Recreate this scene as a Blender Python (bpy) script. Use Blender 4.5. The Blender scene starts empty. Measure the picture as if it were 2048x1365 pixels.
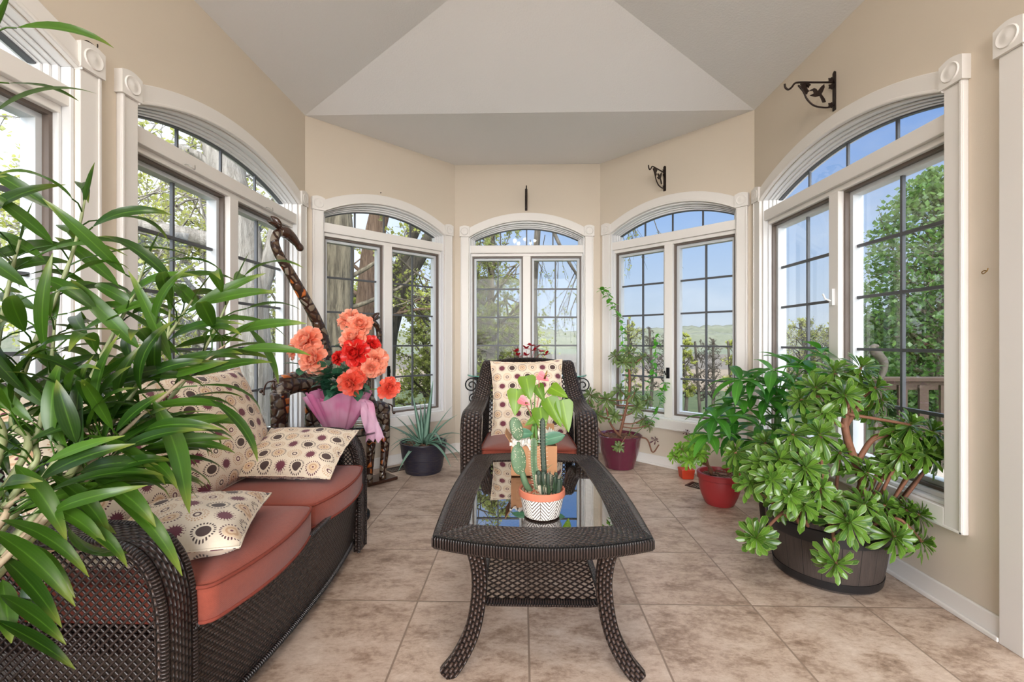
import bpy, bmesh, math, random
from mathutils import Vector, Matrix, Quaternion
V = Vector
PI = math.pi
rnd = random.Random(7)
S = bpy.context.scene
COL = S.collection

# ------------------------------------------------------------------ camera
F_PX = 890.0
YAW = math.atan(21 / F_PX)
EYE = 1.059
cam_d = bpy.data.cameras.new('camera')
cam_d.sensor_width = 36
cam_d.lens = 36 * F_PX / 2048
cam_d.clip_start = 0.05
cam_d.clip_end = 800
cam = bpy.data.objects.new('camera', cam_d)
COL.objects.link(cam)
cam.location = (0, 0, EYE)
cam.rotation_euler = (PI / 2, 0, YAW)
S.camera = cam

# ------------------------------------------------------------------ exposure
S.view_settings.view_transform = 'Standard'
S.view_settings.look = 'None'
S.view_settings.gamma = 1
S.view_settings.use_curve_mapping = False
S.view_settings.exposure = 0.16
S.cycles.max_bounces = 10
S.cycles.diffuse_bounces = 5
S.cycles.glossy_bounces = 4
S.cycles.transparent_max_bounces = 16
S.cycles.use_denoising = True
S.cycles.caustics_reflective = False
S.cycles.caustics_refractive = False
S.cycles.sample_clamp_indirect = 8.0


# ------------------------------------------------------------------ node helper
class G:
    def __init__(self, nt):
        self.nt = nt

    def n(self, typ, ins=None, **props):
        nd = self.nt.nodes.new(typ)
        for k, v in props.items():
            setattr(nd, k, v)
        for k, v in (ins or {}).items():
            sock = nd.inputs[k]
            if isinstance(v, bpy.types.NodeSocket):
                self.nt.links.new(v, sock)
            else:
                sock.default_value = v
        return nd

    def m(self, op, a, b=0.0, c=None, clamp=False):
        ins = {0: a, 1: b}
        if c is not None:
            ins[2] = c
        return self.n('ShaderNodeMath', ins, operation=op, use_clamp=clamp).outputs[0]

    def mix(self, f, a, b, blend='MIX'):
        nd = self.nt.nodes.new('ShaderNodeMix')
        nd.data_type = 'RGBA'
        nd.blend_type = blend
        for i, v in ((0, f), (6, a), (7, b)):
            if isinstance(v, bpy.types.NodeSocket):
                self.nt.links.new(v, nd.inputs[i])
            else:
                nd.inputs[i].default_value = v if i == 0 else tuple(v) + ((1,) if len(v) == 3 else ())
        return nd.outputs[2]

    def ramp(self, f, stops, interp='LINEAR'):
        nd = self.n('ShaderNodeValToRGB', {0: f})
        cr = nd.color_ramp
        cr.interpolation = interp
        while len(cr.elements) < len(stops):
            cr.elements.new(0.5)
        for e, (p, c) in zip(cr.elements, stops):
            e.position = p
            e.color = tuple(c) + (1,) if len(c) == 3 else c
        return nd.outputs[0]

    def noise(self, vec, scale, detail=4, rough=0.55, dist=0.0):
        ins = {'Scale': scale, 'Detail': detail, 'Roughness': rough, 'Distortion': dist}
        if vec is not None:
            ins['Vector'] = vec
        return self.n('ShaderNodeTexNoise', ins).outputs[0]

    def xyz(self, vec):
        o = self.n('ShaderNodeSeparateXYZ', {0: vec}).outputs
        return o[0], o[1], o[2]

    def vec(self, x, y, z=0.0):
        return self.n('ShaderNodeCombineXYZ', {0: x, 1: y, 2: z}).outputs[0]

    def smooth(self, x, a, b):
        return self.n('ShaderNodeMapRange', {0: x, 1: a, 2: b, 3: 0.0, 4: 1.0}, interpolation_type='SMOOTHSTEP').outputs[0]


def lin(r, g, b):
    f = lambda c: ((c / 255 + 0.055) / 1.055) ** 2.4 if c > 10 else c / 255 / 12.92
    return (f(r), f(g), f(b))


# ------------------------------------------------------------------ sky and sun
w = bpy.data.worlds.new('sky')
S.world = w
w.use_nodes = True
w.node_tree.nodes.clear()
g = G(w.node_tree)
dirv = g.n('ShaderNodeTexCoord').outputs['Generated']
dx, dy, dz = g.xyz(dirv)
blue = g.ramp(dz, [(0.0, lin(204, 214, 224)), (0.10, lin(190, 208, 230)), (0.21, lin(168, 195, 232)), (0.36, lin(118, 161, 226)), (0.6, lin(100, 148, 224))])
glow = g.n('ShaderNodeVectorMath', {0: dirv, 1: V((-0.86, 0.42, 0.30)).normalized()}, operation='DOT_PRODUCT').outputs['Value']
gf = g.smooth(glow, 0.45, 0.98)
cl = g.smooth(g.noise(g.vec(g.m('MULTIPLY', dx, 2.0), g.m('MULTIPLY', dy, 2.0), g.m('MULTIPLY', dz, 5.0)), 1.6, 5, 0.6), 0.45, 0.75)
skyc = g.mix(g.m('MULTIPLY', cl, 0.3), blue, (0.82, 0.86, 0.92))
skyc = g.mix(gf, skyc, (1.35, 1.38, 1.42))
high = g.smooth(g.m('SUBTRACT', dz, g.m('MULTIPLY', dy, 0.25)), 0.42, 0.85)   # unseen upper sky made brighter, added to light the room
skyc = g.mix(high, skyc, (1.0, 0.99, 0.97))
rear = g.smooth(g.m('MULTIPLY', dy, -1.0), 0.80, 0.96)       # added unseen sky glow behind the camera, shining in through the rear opening
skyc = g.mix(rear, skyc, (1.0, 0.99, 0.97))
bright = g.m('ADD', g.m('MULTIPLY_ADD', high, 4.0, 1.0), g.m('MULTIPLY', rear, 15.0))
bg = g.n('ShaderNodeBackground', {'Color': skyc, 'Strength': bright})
out = g.n('ShaderNodeOutputWorld', {'Surface': bg.outputs[0]})

sun_d = bpy.data.lights.new('sun', 'SUN')
sun_d.energy = 0.7
sun_d.angle = math.radians(8)
sun_d.color = (1.0, 0.95, 0.86)
sun = bpy.data.objects.new('sun', sun_d)
COL.objects.link(sun)
sun.rotation_euler = V((0.0, -0.62, 0.78)).to_track_quat('Z', 'Y').to_euler()


def area(name, loc, target, size, power, color):
    d = bpy.data.lights.new(name, 'AREA')
    d.shape = 'DISK'
    d.size = size
    d.energy = power
    d.color = color
    o = bpy.data.objects.new(name, d)
    COL.objects.link(o)
    o.location = loc
    o.rotation_euler = (V(loc) - V(target)).to_track_quat('Z', 'Y').to_euler()
    return o


LAMP_W = 8.0      # watts of each chandelier candle (the chandelier itself is built below)


# ------------------------------------------------------------------ mesh helper
def perp(d):
    d = V(d).normalized()
    a = V((0, 0, 1)) if abs(d.z) < 0.9 else V((1, 0, 0))
    s = d.cross(a).normalized()
    return s, s.cross(d).normalized()


class MB:
    def __init__(self):
        self.v = []
        self.f = []
        self.uv = []
        self.mi = []
        self.cur = 0

    def face(self, idx, uv=None):
        self.f.append(tuple(idx))
        self.uv.append(uv)
        self.mi.append(self.cur)

    def add(self, vs, fs, uvs=None):
        b = len(self.v)
        self.v.extend(V(p) for p in vs)
        for k, fc in enumerate(fs):
            self.face([i + b for i in fc], uvs[k] if uvs else None)
        return self

    def box(self, lo, hi, fn=None):
        x0, y0, z0 = lo
        x1, y1, z1 = hi
        vs = [(x0, y0, z0), (x1, y0, z0), (x1, y1, z0), (x0, y1, z0), (x0, y0, z1), (x1, y0, z1), (x1, y1, z1), (x0, y1, z1)]
        if fn:
            vs = [fn(*p) for p in vs]
        return self.add(vs, [(0, 3, 2, 1), (4, 5, 6, 7), (0, 1, 5, 4), (1, 2, 6, 5), (2, 3, 7, 6), (3, 0, 4, 7)])

    def bar(self, a, b, wd, th, up=(0, 0, 1)):
        a, b, up = V(a), V(b), V(up)
        d = (b - a).normalized()
        s = d.cross(up)
        if s.length < 1e-4:
            s = d.cross(V((1, 0, 0)))
        s = s.normalized() * wd / 2
        u = s.normalized().cross(d).normalized() * th / 2
        vs = [a - s - u, a + s - u, a + s + u, a - s + u, b - s - u, b + s - u, b + s + u, b - s + u]
        L = (b - a).length
        q = lambda p: [(0, 0), (p, 0), (p, L), (0, L)]
        return self.add(vs, [(0, 1, 2, 3), (7, 6, 5, 4), (0, 4, 5, 1), (1, 5, 6, 2), (2, 6, 7, 3), (3, 7, 4, 0)])

    def sweep(self, pts, sec, ups=None, closed=False, caps=True):
        """sec: list of (side, up) offsets or a function of t giving that list."""
        pts = [V(p) for p in pts]
        n = len(pts)
        b0 = len(self.v)
        dist = 0.0
        ds = []
        m = None
        prev = None
        for i, p in enumerate(pts):
            if closed:
                d = pts[(i + 1) % n] - pts[(i - 1) % n]
            else:
                d = pts[min(i + 1, n - 1)] - pts[max(i - 1, 0)]
            d = d.normalized()
            if ups is not None:
                u = V(ups[i]) if not callable(ups) else V(ups(i))
                s = d.cross(u)
                if s.length < 1e-5:
                    s = perp(d)[0]
                s.normalize()
                u = s.cross(d).normalized()
            else:
                if prev is None:
                    s, u = perp(d)
                else:
                    s = prev - d * prev.dot(d)
                    s = s.normalized() if s.length > 1e-5 else perp(d)[0]
                    u = s.cross(d).normalized()
                prev = s
            if i:
                dist += (p - pts[i - 1]).length
            ds.append(dist)
            sc = sec(i / max(1, n - 1)) if callable(sec) else sec
            m = len(sc)
            per = [0.0]
            for k in range(m):
                a, c = sc[k], sc[(k + 1) % m]
                per.append(per[-1] + math.hypot(a[0] - c[0], a[1] - c[1]))
            for (a, c) in sc:
                self.v.append(p + s * a + u * c)
        rng = n if closed else n - 1
        for i in range(rng):
            j = (i + 1) % n
            u0 = ds[i]
            u1 = ds[j] if j else ds[i] + (pts[0] - pts[-1]).length
            for k in range(m):
                l = (k + 1) % m
                self.face((b0 + i * m + k, b0 + i * m + l, b0 + j * m + l, b0 + j * m + k),
                          [(u0, per[k]), (u0, per[k + 1]), (u1, per[k + 1]), (u1, per[k])])
        if caps and not closed:
            self.face([b0 + k for k in range(m)][::-1])
            self.face([b0 + (n - 1) * m + k for k in range(m)])
        return self

    def tube(self, pts, r, seg=8, closed=False, caps=True):
        n = len(pts)
        def sec(t):
            x = t * (n - 1)
            rr = r[min(n - 1, int(round(x)))] if isinstance(r, (list, tuple)) else r
            return [(rr * math.cos(2 * PI * k / seg), rr * math.sin(2 * PI * k / seg)) for k in range(seg)]
        return self.sweep(pts, sec, None, closed, caps)

    def lathe(self, prof, seg=32, c=(0, 0, 0), cap0=False, cap1=False, sx=1, sy=1):
        b = len(self.v)
        cx, cy, cz = c
        L = 0
        ls = [0]
        for a, bb in zip(prof, prof[1:]):
            L += math.hypot(a[0] - bb[0], a[1] - bb[1])
            ls.append(L)
        for r, z in prof:
            for k in range(seg):
                a = 2 * PI * k / seg
                self.v.append(V((cx + sx * r * math.cos(a), cy + sy * r * math.sin(a), cz + z)))
        for i in range(len(prof) - 1):
            rr = max(q[0] for q in prof)
            for k in range(seg):
                l = (k + 1) % seg
                u0, u1 = 2 * PI * rr * k / seg, 2 * PI * rr * (k + 1) / seg
                self.face((b + i * seg + k, b + i * seg + l, b + (i + 1) * seg + l, b + (i + 1) * seg + k),
                          [(u0, ls[i]), (u1, ls[i]), (u1, ls[i + 1]), (u0, ls[i + 1])])
        if cap0:
            self.face([b + k for k in range(seg)][::-1])
        if cap1:
            self.face([b + (len(prof) - 1) * seg + k for k in range(seg)])
        return self

    def ball(self, c, r, seg=10, rings=6, mat=None):
        c = V(c)
        rx, ry, rz = (r, r, r) if not isinstance(r, (tuple, list)) else r
        b = len(self.v)
        for i in range(rings + 1):
            t = PI * i / rings
            for k in range(seg):
                a = 2 * PI * k / seg
                p = V((rx * math.sin(t) * math.cos(a), ry * math.sin(t) * math.sin(a), rz * math.cos(t)))
                if mat:
                    p = mat @ p
                self.v.append(c + p)
        for i in range(rings):
            for k in range(seg):
                l = (k + 1) % seg
                self.face((b + i * seg + k, b + (i + 1) * seg + k, b + (i + 1) * seg + l, b + i * seg + l))
        return self

    def poly(self, pts2, fn, o0, o1):
        """prism of a 2D outline; fn(s, o, z) maps to the world"""
        n = len(pts2)
        b = len(self.v)
        for o in (o0, o1):
            for (s, z) in pts2:
                self.v.append(V(fn(s, o, z)))
        self.face([b + k for k in range(n)])
        self.face([b + n + k for k in range(n)][::-1])
        for k in range(n):
            l = (k + 1) % n
            self.face((b + k, b + n + k, b + n + l, b + l))
        return self

    def leaf(self, base, d, L, wd, prof='lance', droop=0.6, fold=0.15, n=7, up=None, curl=0.0, wob=0.0):
        p = V(base)
        d = V(d).normalized()
        up = V(up) if up is not None else V((0, 0, 1))
        s = d.cross(up)
        if s.length < 1e-3:
            s = perp(d)[0]
        s.normalize()
        b = len(self.v)
        st = L / n
        for i in range(n + 1):
            t = i / n
            ww = wd / 2 * PROF[prof](t)
            nn = s.cross(d).normalized()
            ww2 = max(ww, 1e-4)
            off = nn * (fold * ww2)
            wv = nn * (wob * ww2 * math.sin(t * 9))
            self.v.append(p - s * ww2 + off + wv)
            self.v.append(p - off * 0.6)
            self.v.append(p + s * ww2 + off - wv)
            ax = s
            ang = -droop / n * (0.4 + 1.2 * t)
            if d.z < -0.97:
                ang = 0
            q = Quaternion(ax, ang)
            d = (q @ d).normalized()
            if curl:
                q2 = Quaternion(d, curl / n)
                s = (q2 @ s).normalized()
            p = p + d * st
        for i in range(n):
            a = b + i * 3
            t0, t1 = i / n, (i + 1) / n
            self.face((a, a + 1, a + 4, a + 3), [(0, t0), (.5, t0), (.5, t1), (0, t1)])
            self.face((a + 1, a + 2, a + 5, a + 4), [(.5, t0), (1, t0), (1, t1), (.5, t1)])
        return p


def _spoon(t):
    return (0.16 + 0.84 * max(0, min(1, (t - 0.1) / 0.62)) ** 1.2) * (1 - max(0, (t - 0.78) / 0.22) ** 2.2) ** 0.5 if t < 1 else 0.02


PROF = {
    'lance': lambda t: max(0.02, (math.sin(PI * min(1, t * 1.0)) ** 0.75) * (1.12 - 0.45 * t)) if 0 < t < 1 else 0.03,
    'lancet': lambda t: max(0.02, min(1, t / 0.22) ** 0.8 * (1 - max(0, (t - 0.3) / 0.7) ** 1.5)) if t < 1 else 0.02,
    'spoon': _spoon,
    'oval': lambda t: max(0.03, math.sin(PI * t) ** 0.6),
    'sword': lambda t: max(0.02, (1 - t) ** 0.8),
    'heart': lambda t: max(0.03, (1 - t) ** 0.75 * (0.75 + 0.5 * min(1, t / 0.15))) if t < 1 else 0.02,
    'petal': lambda t: 0.35 + 0.65 * math.sin(PI / 2 * min(1, t / 0.7)) if t < 0.8 else 0.95 - 2.2 * (t - 0.8),
}


def build(name, mb, mat=None, parent=None, smooth=False, loc=None):
    off = V((0, 0, 0))
    if parent is not None:
        q = parent
        while q is not None:
            off += q.location
            q = q.parent
    elif loc is not None:
        off = V(loc)
    else:
        xs = [p.x for p in mb.v]; ys = [p.y for p in mb.v]; zs = [p.z for p in mb.v]
        off = V(((min(xs) + max(xs)) / 2, (min(ys) + max(ys)) / 2, min(zs)))
    me = bpy.data.meshes.new(name)
    me.from_pydata([tuple(p - off) for p in mb.v], [], mb.f)
    uvl = me.uv_layers.new(name='UVMap')
    data = [0.0] * (2 * len(me.loops))
    li = 0
    for k, fc in enumerate(mb.f):
        uv = mb.uv[k]
        if uv is None:
            a, b_, c = mb.v[fc[0]], mb.v[fc[1]], mb.v[fc[2]]
            nn = (b_ - a).cross(c - a)
            ax = max(range(3), key=lambda i: abs(nn[i]))
            ij = ((1, 2), (0, 2), (0, 1))[ax]
            uv = [(mb.v[i][ij[0]], mb.v[i][ij[1]]) for i in fc]
        for (x, y) in uv:
            data[li] = x; data[li + 1] = y
            li += 2
    uvl.data.foreach_set('uv', data)
    mats = mat if isinstance(mat, (list, tuple)) else [mat]
    for m_ in mats:
        if m_:
            me.materials.append(m_)
    if len(mats) > 1:
        me.polygons.foreach_set('material_index', mb.mi)
    if smooth:
        me.polygons.foreach_set('use_smooth', [True] * len(me.polygons))
    me.update()
    o = bpy.data.objects.new(name, me)
    COL.objects.link(o)
    if parent is not None:
        o.parent = parent
    else:
        o.location = off
    return o


def tag(o, label=None, cat=None, group=None, kind=None):
    if label: o['label'] = label
    if cat: o['category'] = cat
    if group: o['group'] = group
    if kind: o['kind'] = kind
    return o


def thing(name, label, cat, loc, group=None, kind=None):
    o = bpy.data.objects.new(name, None)
    o.empty_display_size = 0.1
    COL.objects.link(o)
    o.location = loc
    return tag(o, label, cat, group, kind)


def copy_tree(o, parent=None):
    c = o.copy()
    COL.objects.link(c)
    c.parent = parent
    for ch in list(o.children):
        copy_tree(ch, c)
    return c


def bevel(o, wd=0.004, seg=2, ang=40):
    m = o.modifiers.new('bevel', 'BEVEL')
    m.width = wd; m.segments = seg
    m.limit_method = 'ANGLE'; m.angle_limit = math.radians(ang)
    return o


def autosmooth(o, ang=35):
    o.data.polygons.foreach_set('use_smooth', [True] * len(o.data.polygons))
    a = math.radians(ang)
    bm = bmesh.new(); bm.from_mesh(o.data)
    for e in bm.edges:
        if len(e.link_faces) == 2 and e.calc_face_angle(0) > a:
            e.smooth = False
    bm.to_mesh(o.data); bm.free()
    return o


_c, _s = math.cos(YAW), math.sin(YAW)


def at(u, v, dist):
    """the point seen in direction (u, v) of the survey photo at a given depth in front of the lens"""
    xc = (u - 1024) / F_PX * dist
    return V((xc * _c - dist * _s, dist * _c + xc * _s, EYE + (682.5 - v) / F_PX * dist))


def spline(pts, n=8):
    """Catmull-Rom through pts"""
    P = [V(p) for p in pts]
    P = [P[0] * 2 - P[1]] + P + [P[-1] * 2 - P[-2]]
    o = []
    for i in range(1, len(P) - 2):
        for k in range(n):
            t = k / n
            a, b, c, d = P[i - 1], P[i], P[i + 1], P[i + 2]
            o.append(0.5 * ((2 * b) + (c - a) * t + (2 * a - 5 * b + 4 * c - d) * t * t + (3 * b - a - 3 * c + d) * t ** 3))
    o.append(P[-2])
    return o


def lerp_list(vals, n):
    o = []
    for i in range(n):
        x = i / (n - 1) * (len(vals) - 1)
        k = min(int(x), len(vals) - 2)
        o.append(vals[k] + (vals[k + 1] - vals[k]) * (x - k))
    return o


# ------------------------------------------------------------------ materials
M = {}


def new_mat(name):
    m = bpy.data.materials.new(name)
    m.use_nodes = True
    nt = m.node_tree
    nt.nodes.clear()
    gg = G(nt)
    M[name] = m
    return m, gg


def finish(gg, sh, disp=None):
    o = gg.n('ShaderNodeOutputMaterial')
    gg.nt.links.new(sh, o.inputs['Surface'])


def pbsdf(gg, **kw):
    ins = {k.replace('_', ' '): v for k, v in kw.items()}
    ins = {k: (tuple(v) + (1,) if isinstance(v, tuple) and len(v) == 3 and 'Normal' not in k else v) for k, v in ins.items()}
    return gg.n('ShaderNodeBsdfPrincipled', ins).outputs[0]


def bump(gg, h, strength=0.3, dist=0.01):
    return gg.n('ShaderNodeBump', {'Height': h, 'Strength': strength, 'Distance': dist}).outputs[0]


def obj_co(gg):
    return gg.n('ShaderNodeTexCoord').outputs['Object']


def uv_co(gg):
    return gg.n('ShaderNodeTexCoord').outputs['UV']


def world_co(gg):
    return gg.n('ShaderNodeNewGeometry').outputs['Position']


def simple(name, col, rough=0.5, metal=0.0, var=0.12, scale=12.0, bs=0.0, spec=0.5, coat=0.0):
    m, gg = new_mat(name)
    co = obj_co(gg)
    nz = gg.noise(co, scale, 5)
    c2 = tuple(max(0, c * (1 - var * 2)) for c in col)
    c3 = tuple(min(1, c * (1 + var)) for c in col)
    c = gg.mix(nz, c2, c3)
    kw = dict(Base_Color=c, Roughness=rough, Metallic=metal)
    kw['Specular IOR Level'] = spec
    if coat:
        kw['Coat Weight'] = coat
        kw['Coat Roughness'] = 0.12
    if bs:
        kw['Normal'] = bump(gg, gg.noise(co, scale * 5, 4), bs, 0.004)
    finish(gg, pbsdf(gg, **kw))
    return m


# wall paint with a faint roller texture
def paint(name, col, bs=0.08, scale=220, rough=0.75, var=0.03):
    m, gg = new_mat(name)
    co = world_co(gg)
    big = gg.noise(co, 1.3, 3)
    c = gg.mix(big, tuple(x * (1 - var) for x in col), tuple(min(1, x * (1 + var)) for x in col))
    finish(gg, pbsdf(gg, Base_Color=c, Roughness=rough, Normal=bump(gg, gg.noise(co, scale, 3), bs, 0.004)))


paint('wall_paint', lin(208, 196, 180))
paint('ceiling_paint', lin(233, 233, 235), bs=0.35, scale=90)
paint('trim_white', lin(226, 222, 218), bs=0.0, rough=0.42, var=0.01)
paint('frame_white', lin(220, 220, 220), bs=0.0, rough=0.4, var=0.01)
simple('sash_brown', lin(104, 92, 84), 0.5, var=0.08)
simple('sash_grey', lin(206, 210, 214), 0.45, var=0.04)
simple('muntin_grey', lin(82, 84, 88), 0.45, var=0.05)
simple('dark_iron', lin(48, 36, 32), 0.45, 0.6, var=0.15, scale=40)
simple('black_metal', lin(36, 36, 38), 0.4, 0.7, var=0.1)
simple('brass', lin(150, 118, 66), 0.35, 0.9, var=0.1)
simple('silver_metal', lin(190, 188, 184), 0.35, 0.9, var=0.05)


def glass(name, tint, ior=1.45, refl=1.0):
    m, gg = new_mat(name)
    tr = gg.n('ShaderNodeBsdfTransparent', {'Color': tuple(tint) + (1,)}).outputs[0]
    gl = gg.n('ShaderNodeBsdfGlossy', {'Color': (1, 1, 1, 1), 'Roughness': 0.01}).outputs[0]
    fr = gg.n('ShaderNodeFresnel', {'IOR': ior}).outputs[0]
    fr = gg.m('MULTIPLY', fr, refl)
    mx = gg.n('ShaderNodeMixShader', {0: fr, 1: tr, 2: gl}).outputs[0]
    finish(gg, mx)


glass('window_glass', (0.97, 0.985, 0.99), refl=0.13)
glass('table_glass', (0.44, 0.33, 0.27), refl=0.45)
glass('clear_glass', (0.86, 0.93, 0.91))
m, gg = new_mat('glass_edge')
finish(gg, pbsdf(gg, Base_Color=lin(96, 190, 170), Roughness=0.1, Alpha=0.75))

# ---- tile floor
m, gg = new_mat('floor_tile')
co = world_co(gg)
x, y, z = gg.xyz(co)
PX, PY = 0.4475, 0.443
tx = gg.m('DIVIDE', gg.m('SUBTRACT', x, 0.022), PX)
ty = gg.m('DIVIDE', gg.m('SUBTRACT', y, 1.802), PY)
fx = gg.m('ABSOLUTE', gg.m('SUBTRACT', gg.m('FRACT', tx), 0.5))
fy = gg.m('ABSOLUTE', gg.m('SUBTRACT', gg.m('FRACT', ty), 0.5))
edge = gg.m('MAXIMUM', fx, fy)
groutm = gg.smooth(edge, 0.4905, 0.4945)
cell = gg.vec(gg.m('FLOOR', tx), gg.m('FLOOR', ty))
wn = gg.n('ShaderNodeTexWhiteNoise', {0: cell}).outputs
shift = gg.n('ShaderNodeVectorMath', {0: wn[1], 3: 9.0}, operation='SCALE').outputs[0]
cv = gg.n('ShaderNodeVectorMath', {0: co, 1: shift}, operation='ADD').outputs[0]
cs = gg.n('ShaderNodeMapping', {0: cv, 3: (1.0, 1.7, 1.0)}).outputs[0]
n1 = gg.noise(cs, 6.5, 10, 0.74, 0.25)
n2 = gg.noise(cs, 38.0, 8, 0.75, 0.2)
n3 = gg.noise(cs, 2.2, 3, 0.5, 0.0)
mot = gg.m('ADD', gg.m('MULTIPLY', n1, 0.62), gg.m('ADD', gg.m('MULTIPLY', n2, 0.33), gg.m('MULTIPLY', n3, 0.18)))
tc = gg.ramp(mot, [(0.40, lin(104, 84, 70)), (0.49, lin(152, 128, 110)), (0.58, lin(190, 168, 150)), (0.70, lin(212, 194, 178))])
tc = gg.mix(gg.m('MULTIPLY', wn[0], 0.12), tc, lin(150, 125, 108))
cc = gg.mix(groutm, tc, lin(142, 122, 106))
hgt = gg.m('SUBTRACT', gg.m('MULTIPLY', n2, 0.25), groutm)
finish(gg, pbsdf(gg, Base_Color=cc, Roughness=gg.m('MULTIPLY_ADD', n2, 0.25, 0.28), Normal=bump(gg, hgt, 0.35, 0.004)))


# ---- woven resin wicker (uv in metres, u along the strand)
def wicker(name, du=0.016, dv=0.0075, dark=(10, 8, 8), light=(70, 54, 47), swap=False):
    m, gg = new_mat(name)
    ux, uy, _ = gg.xyz(uv_co(gg))
    if swap:
        ux, uy = uy, ux
    r = gg.m('DIVIDE', uy, dv)
    row = gg.m('FLOOR', r)
    odd = gg.m('MODULO', gg.m('ABSOLUTE', row), 2.0)
    c = gg.m('ADD', gg.m('DIVIDE', ux, du), gg.m('MULTIPLY', odd, 0.5))
    fr = gg.m('SINE', gg.m('MULTIPLY', gg.m('FRACT', r), PI))
    fc = gg.m('SINE', gg.m('MULTIPLY', gg.m('FRACT', c), PI))
    h = gg.m('MULTIPLY', gg.m('POWER', fr, 0.5), gg.m('POWER', fc, 0.6))
    idv = gg.vec(row, gg.m('FLOOR', c))
    wn_ = gg.n('ShaderNodeTexWhiteNoise', {0: idv}).outputs[0]
    base = gg.mix(gg.m('MULTIPLY', wn_, 0.6), lin(*light), lin(int(light[0] * .7), int(light[1] * .68), int(light[2] * .7)))
    col = gg.mix(gg.smooth(h, 0.15, 0.75), lin(*dark), base)
    finish(gg, pbsdf(gg, Base_Color=col, Roughness=0.30, Normal=bump(gg, h, 1.0, 0.009)))


wicker('wicker', 0.021, 0.0105)
wicker('wicker_fine', 0.016, 0.008)
wicker('wicker_wrap', 0.0085, 0.06, light=(58, 46, 42))
simple('cane', lin(50, 40, 36), 0.38, var=0.2, scale=60)
simple('dark_wood', lin(58, 42, 34), 0.42, var=0.2, scale=30)

# ---- rust seat fabric
m, gg = new_mat('rust_fabric')
co = uv_co(gg)
ux, uy, _ = gg.xyz(co)
wv = gg.m('MULTIPLY', gg.m('SINE', gg.m('MULTIPLY', ux, 2400)), gg.m('SINE', gg.m('MULTIPLY', uy, 2400)))
nz = gg.noise(obj_co(gg), 90, 6, 0.7)
nb = gg.noise(obj_co(gg), 4, 3)
col = gg.mix(nz, lin(112, 44, 28), lin(154, 70, 48))
col = gg.mix(gg.m('MULTIPLY', nb, 0.3), col, lin(140, 62, 43))
finish(gg, pbsdf(gg, Base_Color=col, Roughness=0.85, Sheen_Weight=0.25, Normal=bump(gg, gg.m('ADD', gg.m('MULTIPLY', wv, 0.3), nz), 0.3, 0.002)))
simple('rust_piping', lin(128, 54, 38), 0.85, var=0.15, scale=80)

# ---- cream fabric printed with bursts and rings of dashes
m, gg = new_mat('burst_fabric')
CELL = 0.068
ux, uy, _ = gg.xyz(uv_co(gg))
Y = gg.m('DIVIDE', uy, CELL * 0.9)
row = gg.m('FLOOR', Y)
odd = gg.m('MODULO', gg.m('ABSOLUTE', row), 2.0)
X = gg.m('ADD', gg.m('DIVIDE', ux, CELL), gg.m('MULTIPLY', odd, 0.5))
ci = gg.m('FLOOR', X)
lx = gg.m('SUBTRACT', gg.m('FRACT', X), 0.5)
ly = gg.m('SUBTRACT', gg.m('FRACT', Y), 0.5)
r = gg.m('MULTIPLY', gg.m('SQRT', gg.m('ADD', gg.m('MULTIPLY', lx, lx), gg.m('MULTIPLY', ly, ly))), 2.0)
a = gg.m('ARCTAN2', ly, lx)
pick = gg.m('MODULO', gg.m('ABSOLUTE', gg.m('ADD', gg.m('MULTIPLY', row, 2.0), ci)), 4.0)   # 0..3
tint = gg.n('ShaderNodeTexWhiteNoise', {0: gg.vec(row, ci)}).outputs[0]
BURG, BRN, TAN, CREAM, SAND = lin(104, 48, 62), lin(70, 52, 48), lin(190, 152, 118), lin(226, 211, 190), lin(214, 188, 158)


def band(lo, hi, soft=0.03):
    return gg.m('MULTIPLY', gg.smooth(r, lo - soft, lo + soft), gg.m('SUBTRACT', 1.0, gg.smooth(r, hi - soft, hi + soft)))


def spokes(n, thr=0.0):
    return gg.smooth(gg.m('SINE', gg.m('MULTIPLY', a, float(n))), thr - 0.15, thr + 0.15)


def eq(k):
    return gg.m('COMPARE', pick, float(k), 0.3)


solid_spike = gg.m('SUBTRACT', 1.0, gg.smooth(gg.m('SUBTRACT', r, gg.m('MULTIPLY', gg.m('SINE', gg.m('MULTIPLY', a, 17.0)), 0.09)), 0.56, 0.60))
dash_out = gg.m('MULTIPLY', band(0.72, 0.90), spokes(22))
dash_mid = gg.m('MULTIPLY', band(0.48, 0.62), spokes(18))
ring_in = band(0.18, 0.32)
dot = gg.m('SUBTRACT', 1.0, gg.smooth(r, 0.10, 0.14))
disc = gg.m('SUBTRACT', 1.0, gg.smooth(r, 0.52, 0.56))
halo = gg.m('SUBTRACT', 1.0, gg.smooth(r, 0.66, 0.70))
base = gg.mix(gg.noise(obj_co(gg), 120, 4), CREAM, lin(214, 198, 176))
c0 = gg.mix(solid_spike, base, BURG)
c0 = gg.mix(gg.m('MULTIPLY', gg.m('MULTIPLY', band(0.70, 0.80), spokes(17, 0.3)), 0.7), c0, BURG)
c1 = gg.mix(disc, base, BRN)
c1 = gg.mix(dash_out, c1, BRN)
c2 = gg.mix(halo, base, SAND)
c2 = gg.mix(dash_out, c2, gg.mix(tint, BRN, BURG))
c2 = gg.mix(band(0.30, 0.46), c2, TAN)
c2 = gg.mix(dot, c2, BURG)
c3 = gg.mix(dash_mid, base, TAN)
c3 = gg.mix(gg.m('MULTIPLY', band(0.70, 0.86), spokes(20)), c3, TAN)
c3 = gg.mix(ring_in, c3, gg.mix(tint, BURG, BRN))
col = gg.mix(eq(1), c0, c1)
col = gg.mix(eq(2), col, c2)
col = gg.mix(eq(3), col, c3)
weave = gg.noise(obj_co(gg), 700, 2)
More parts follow.
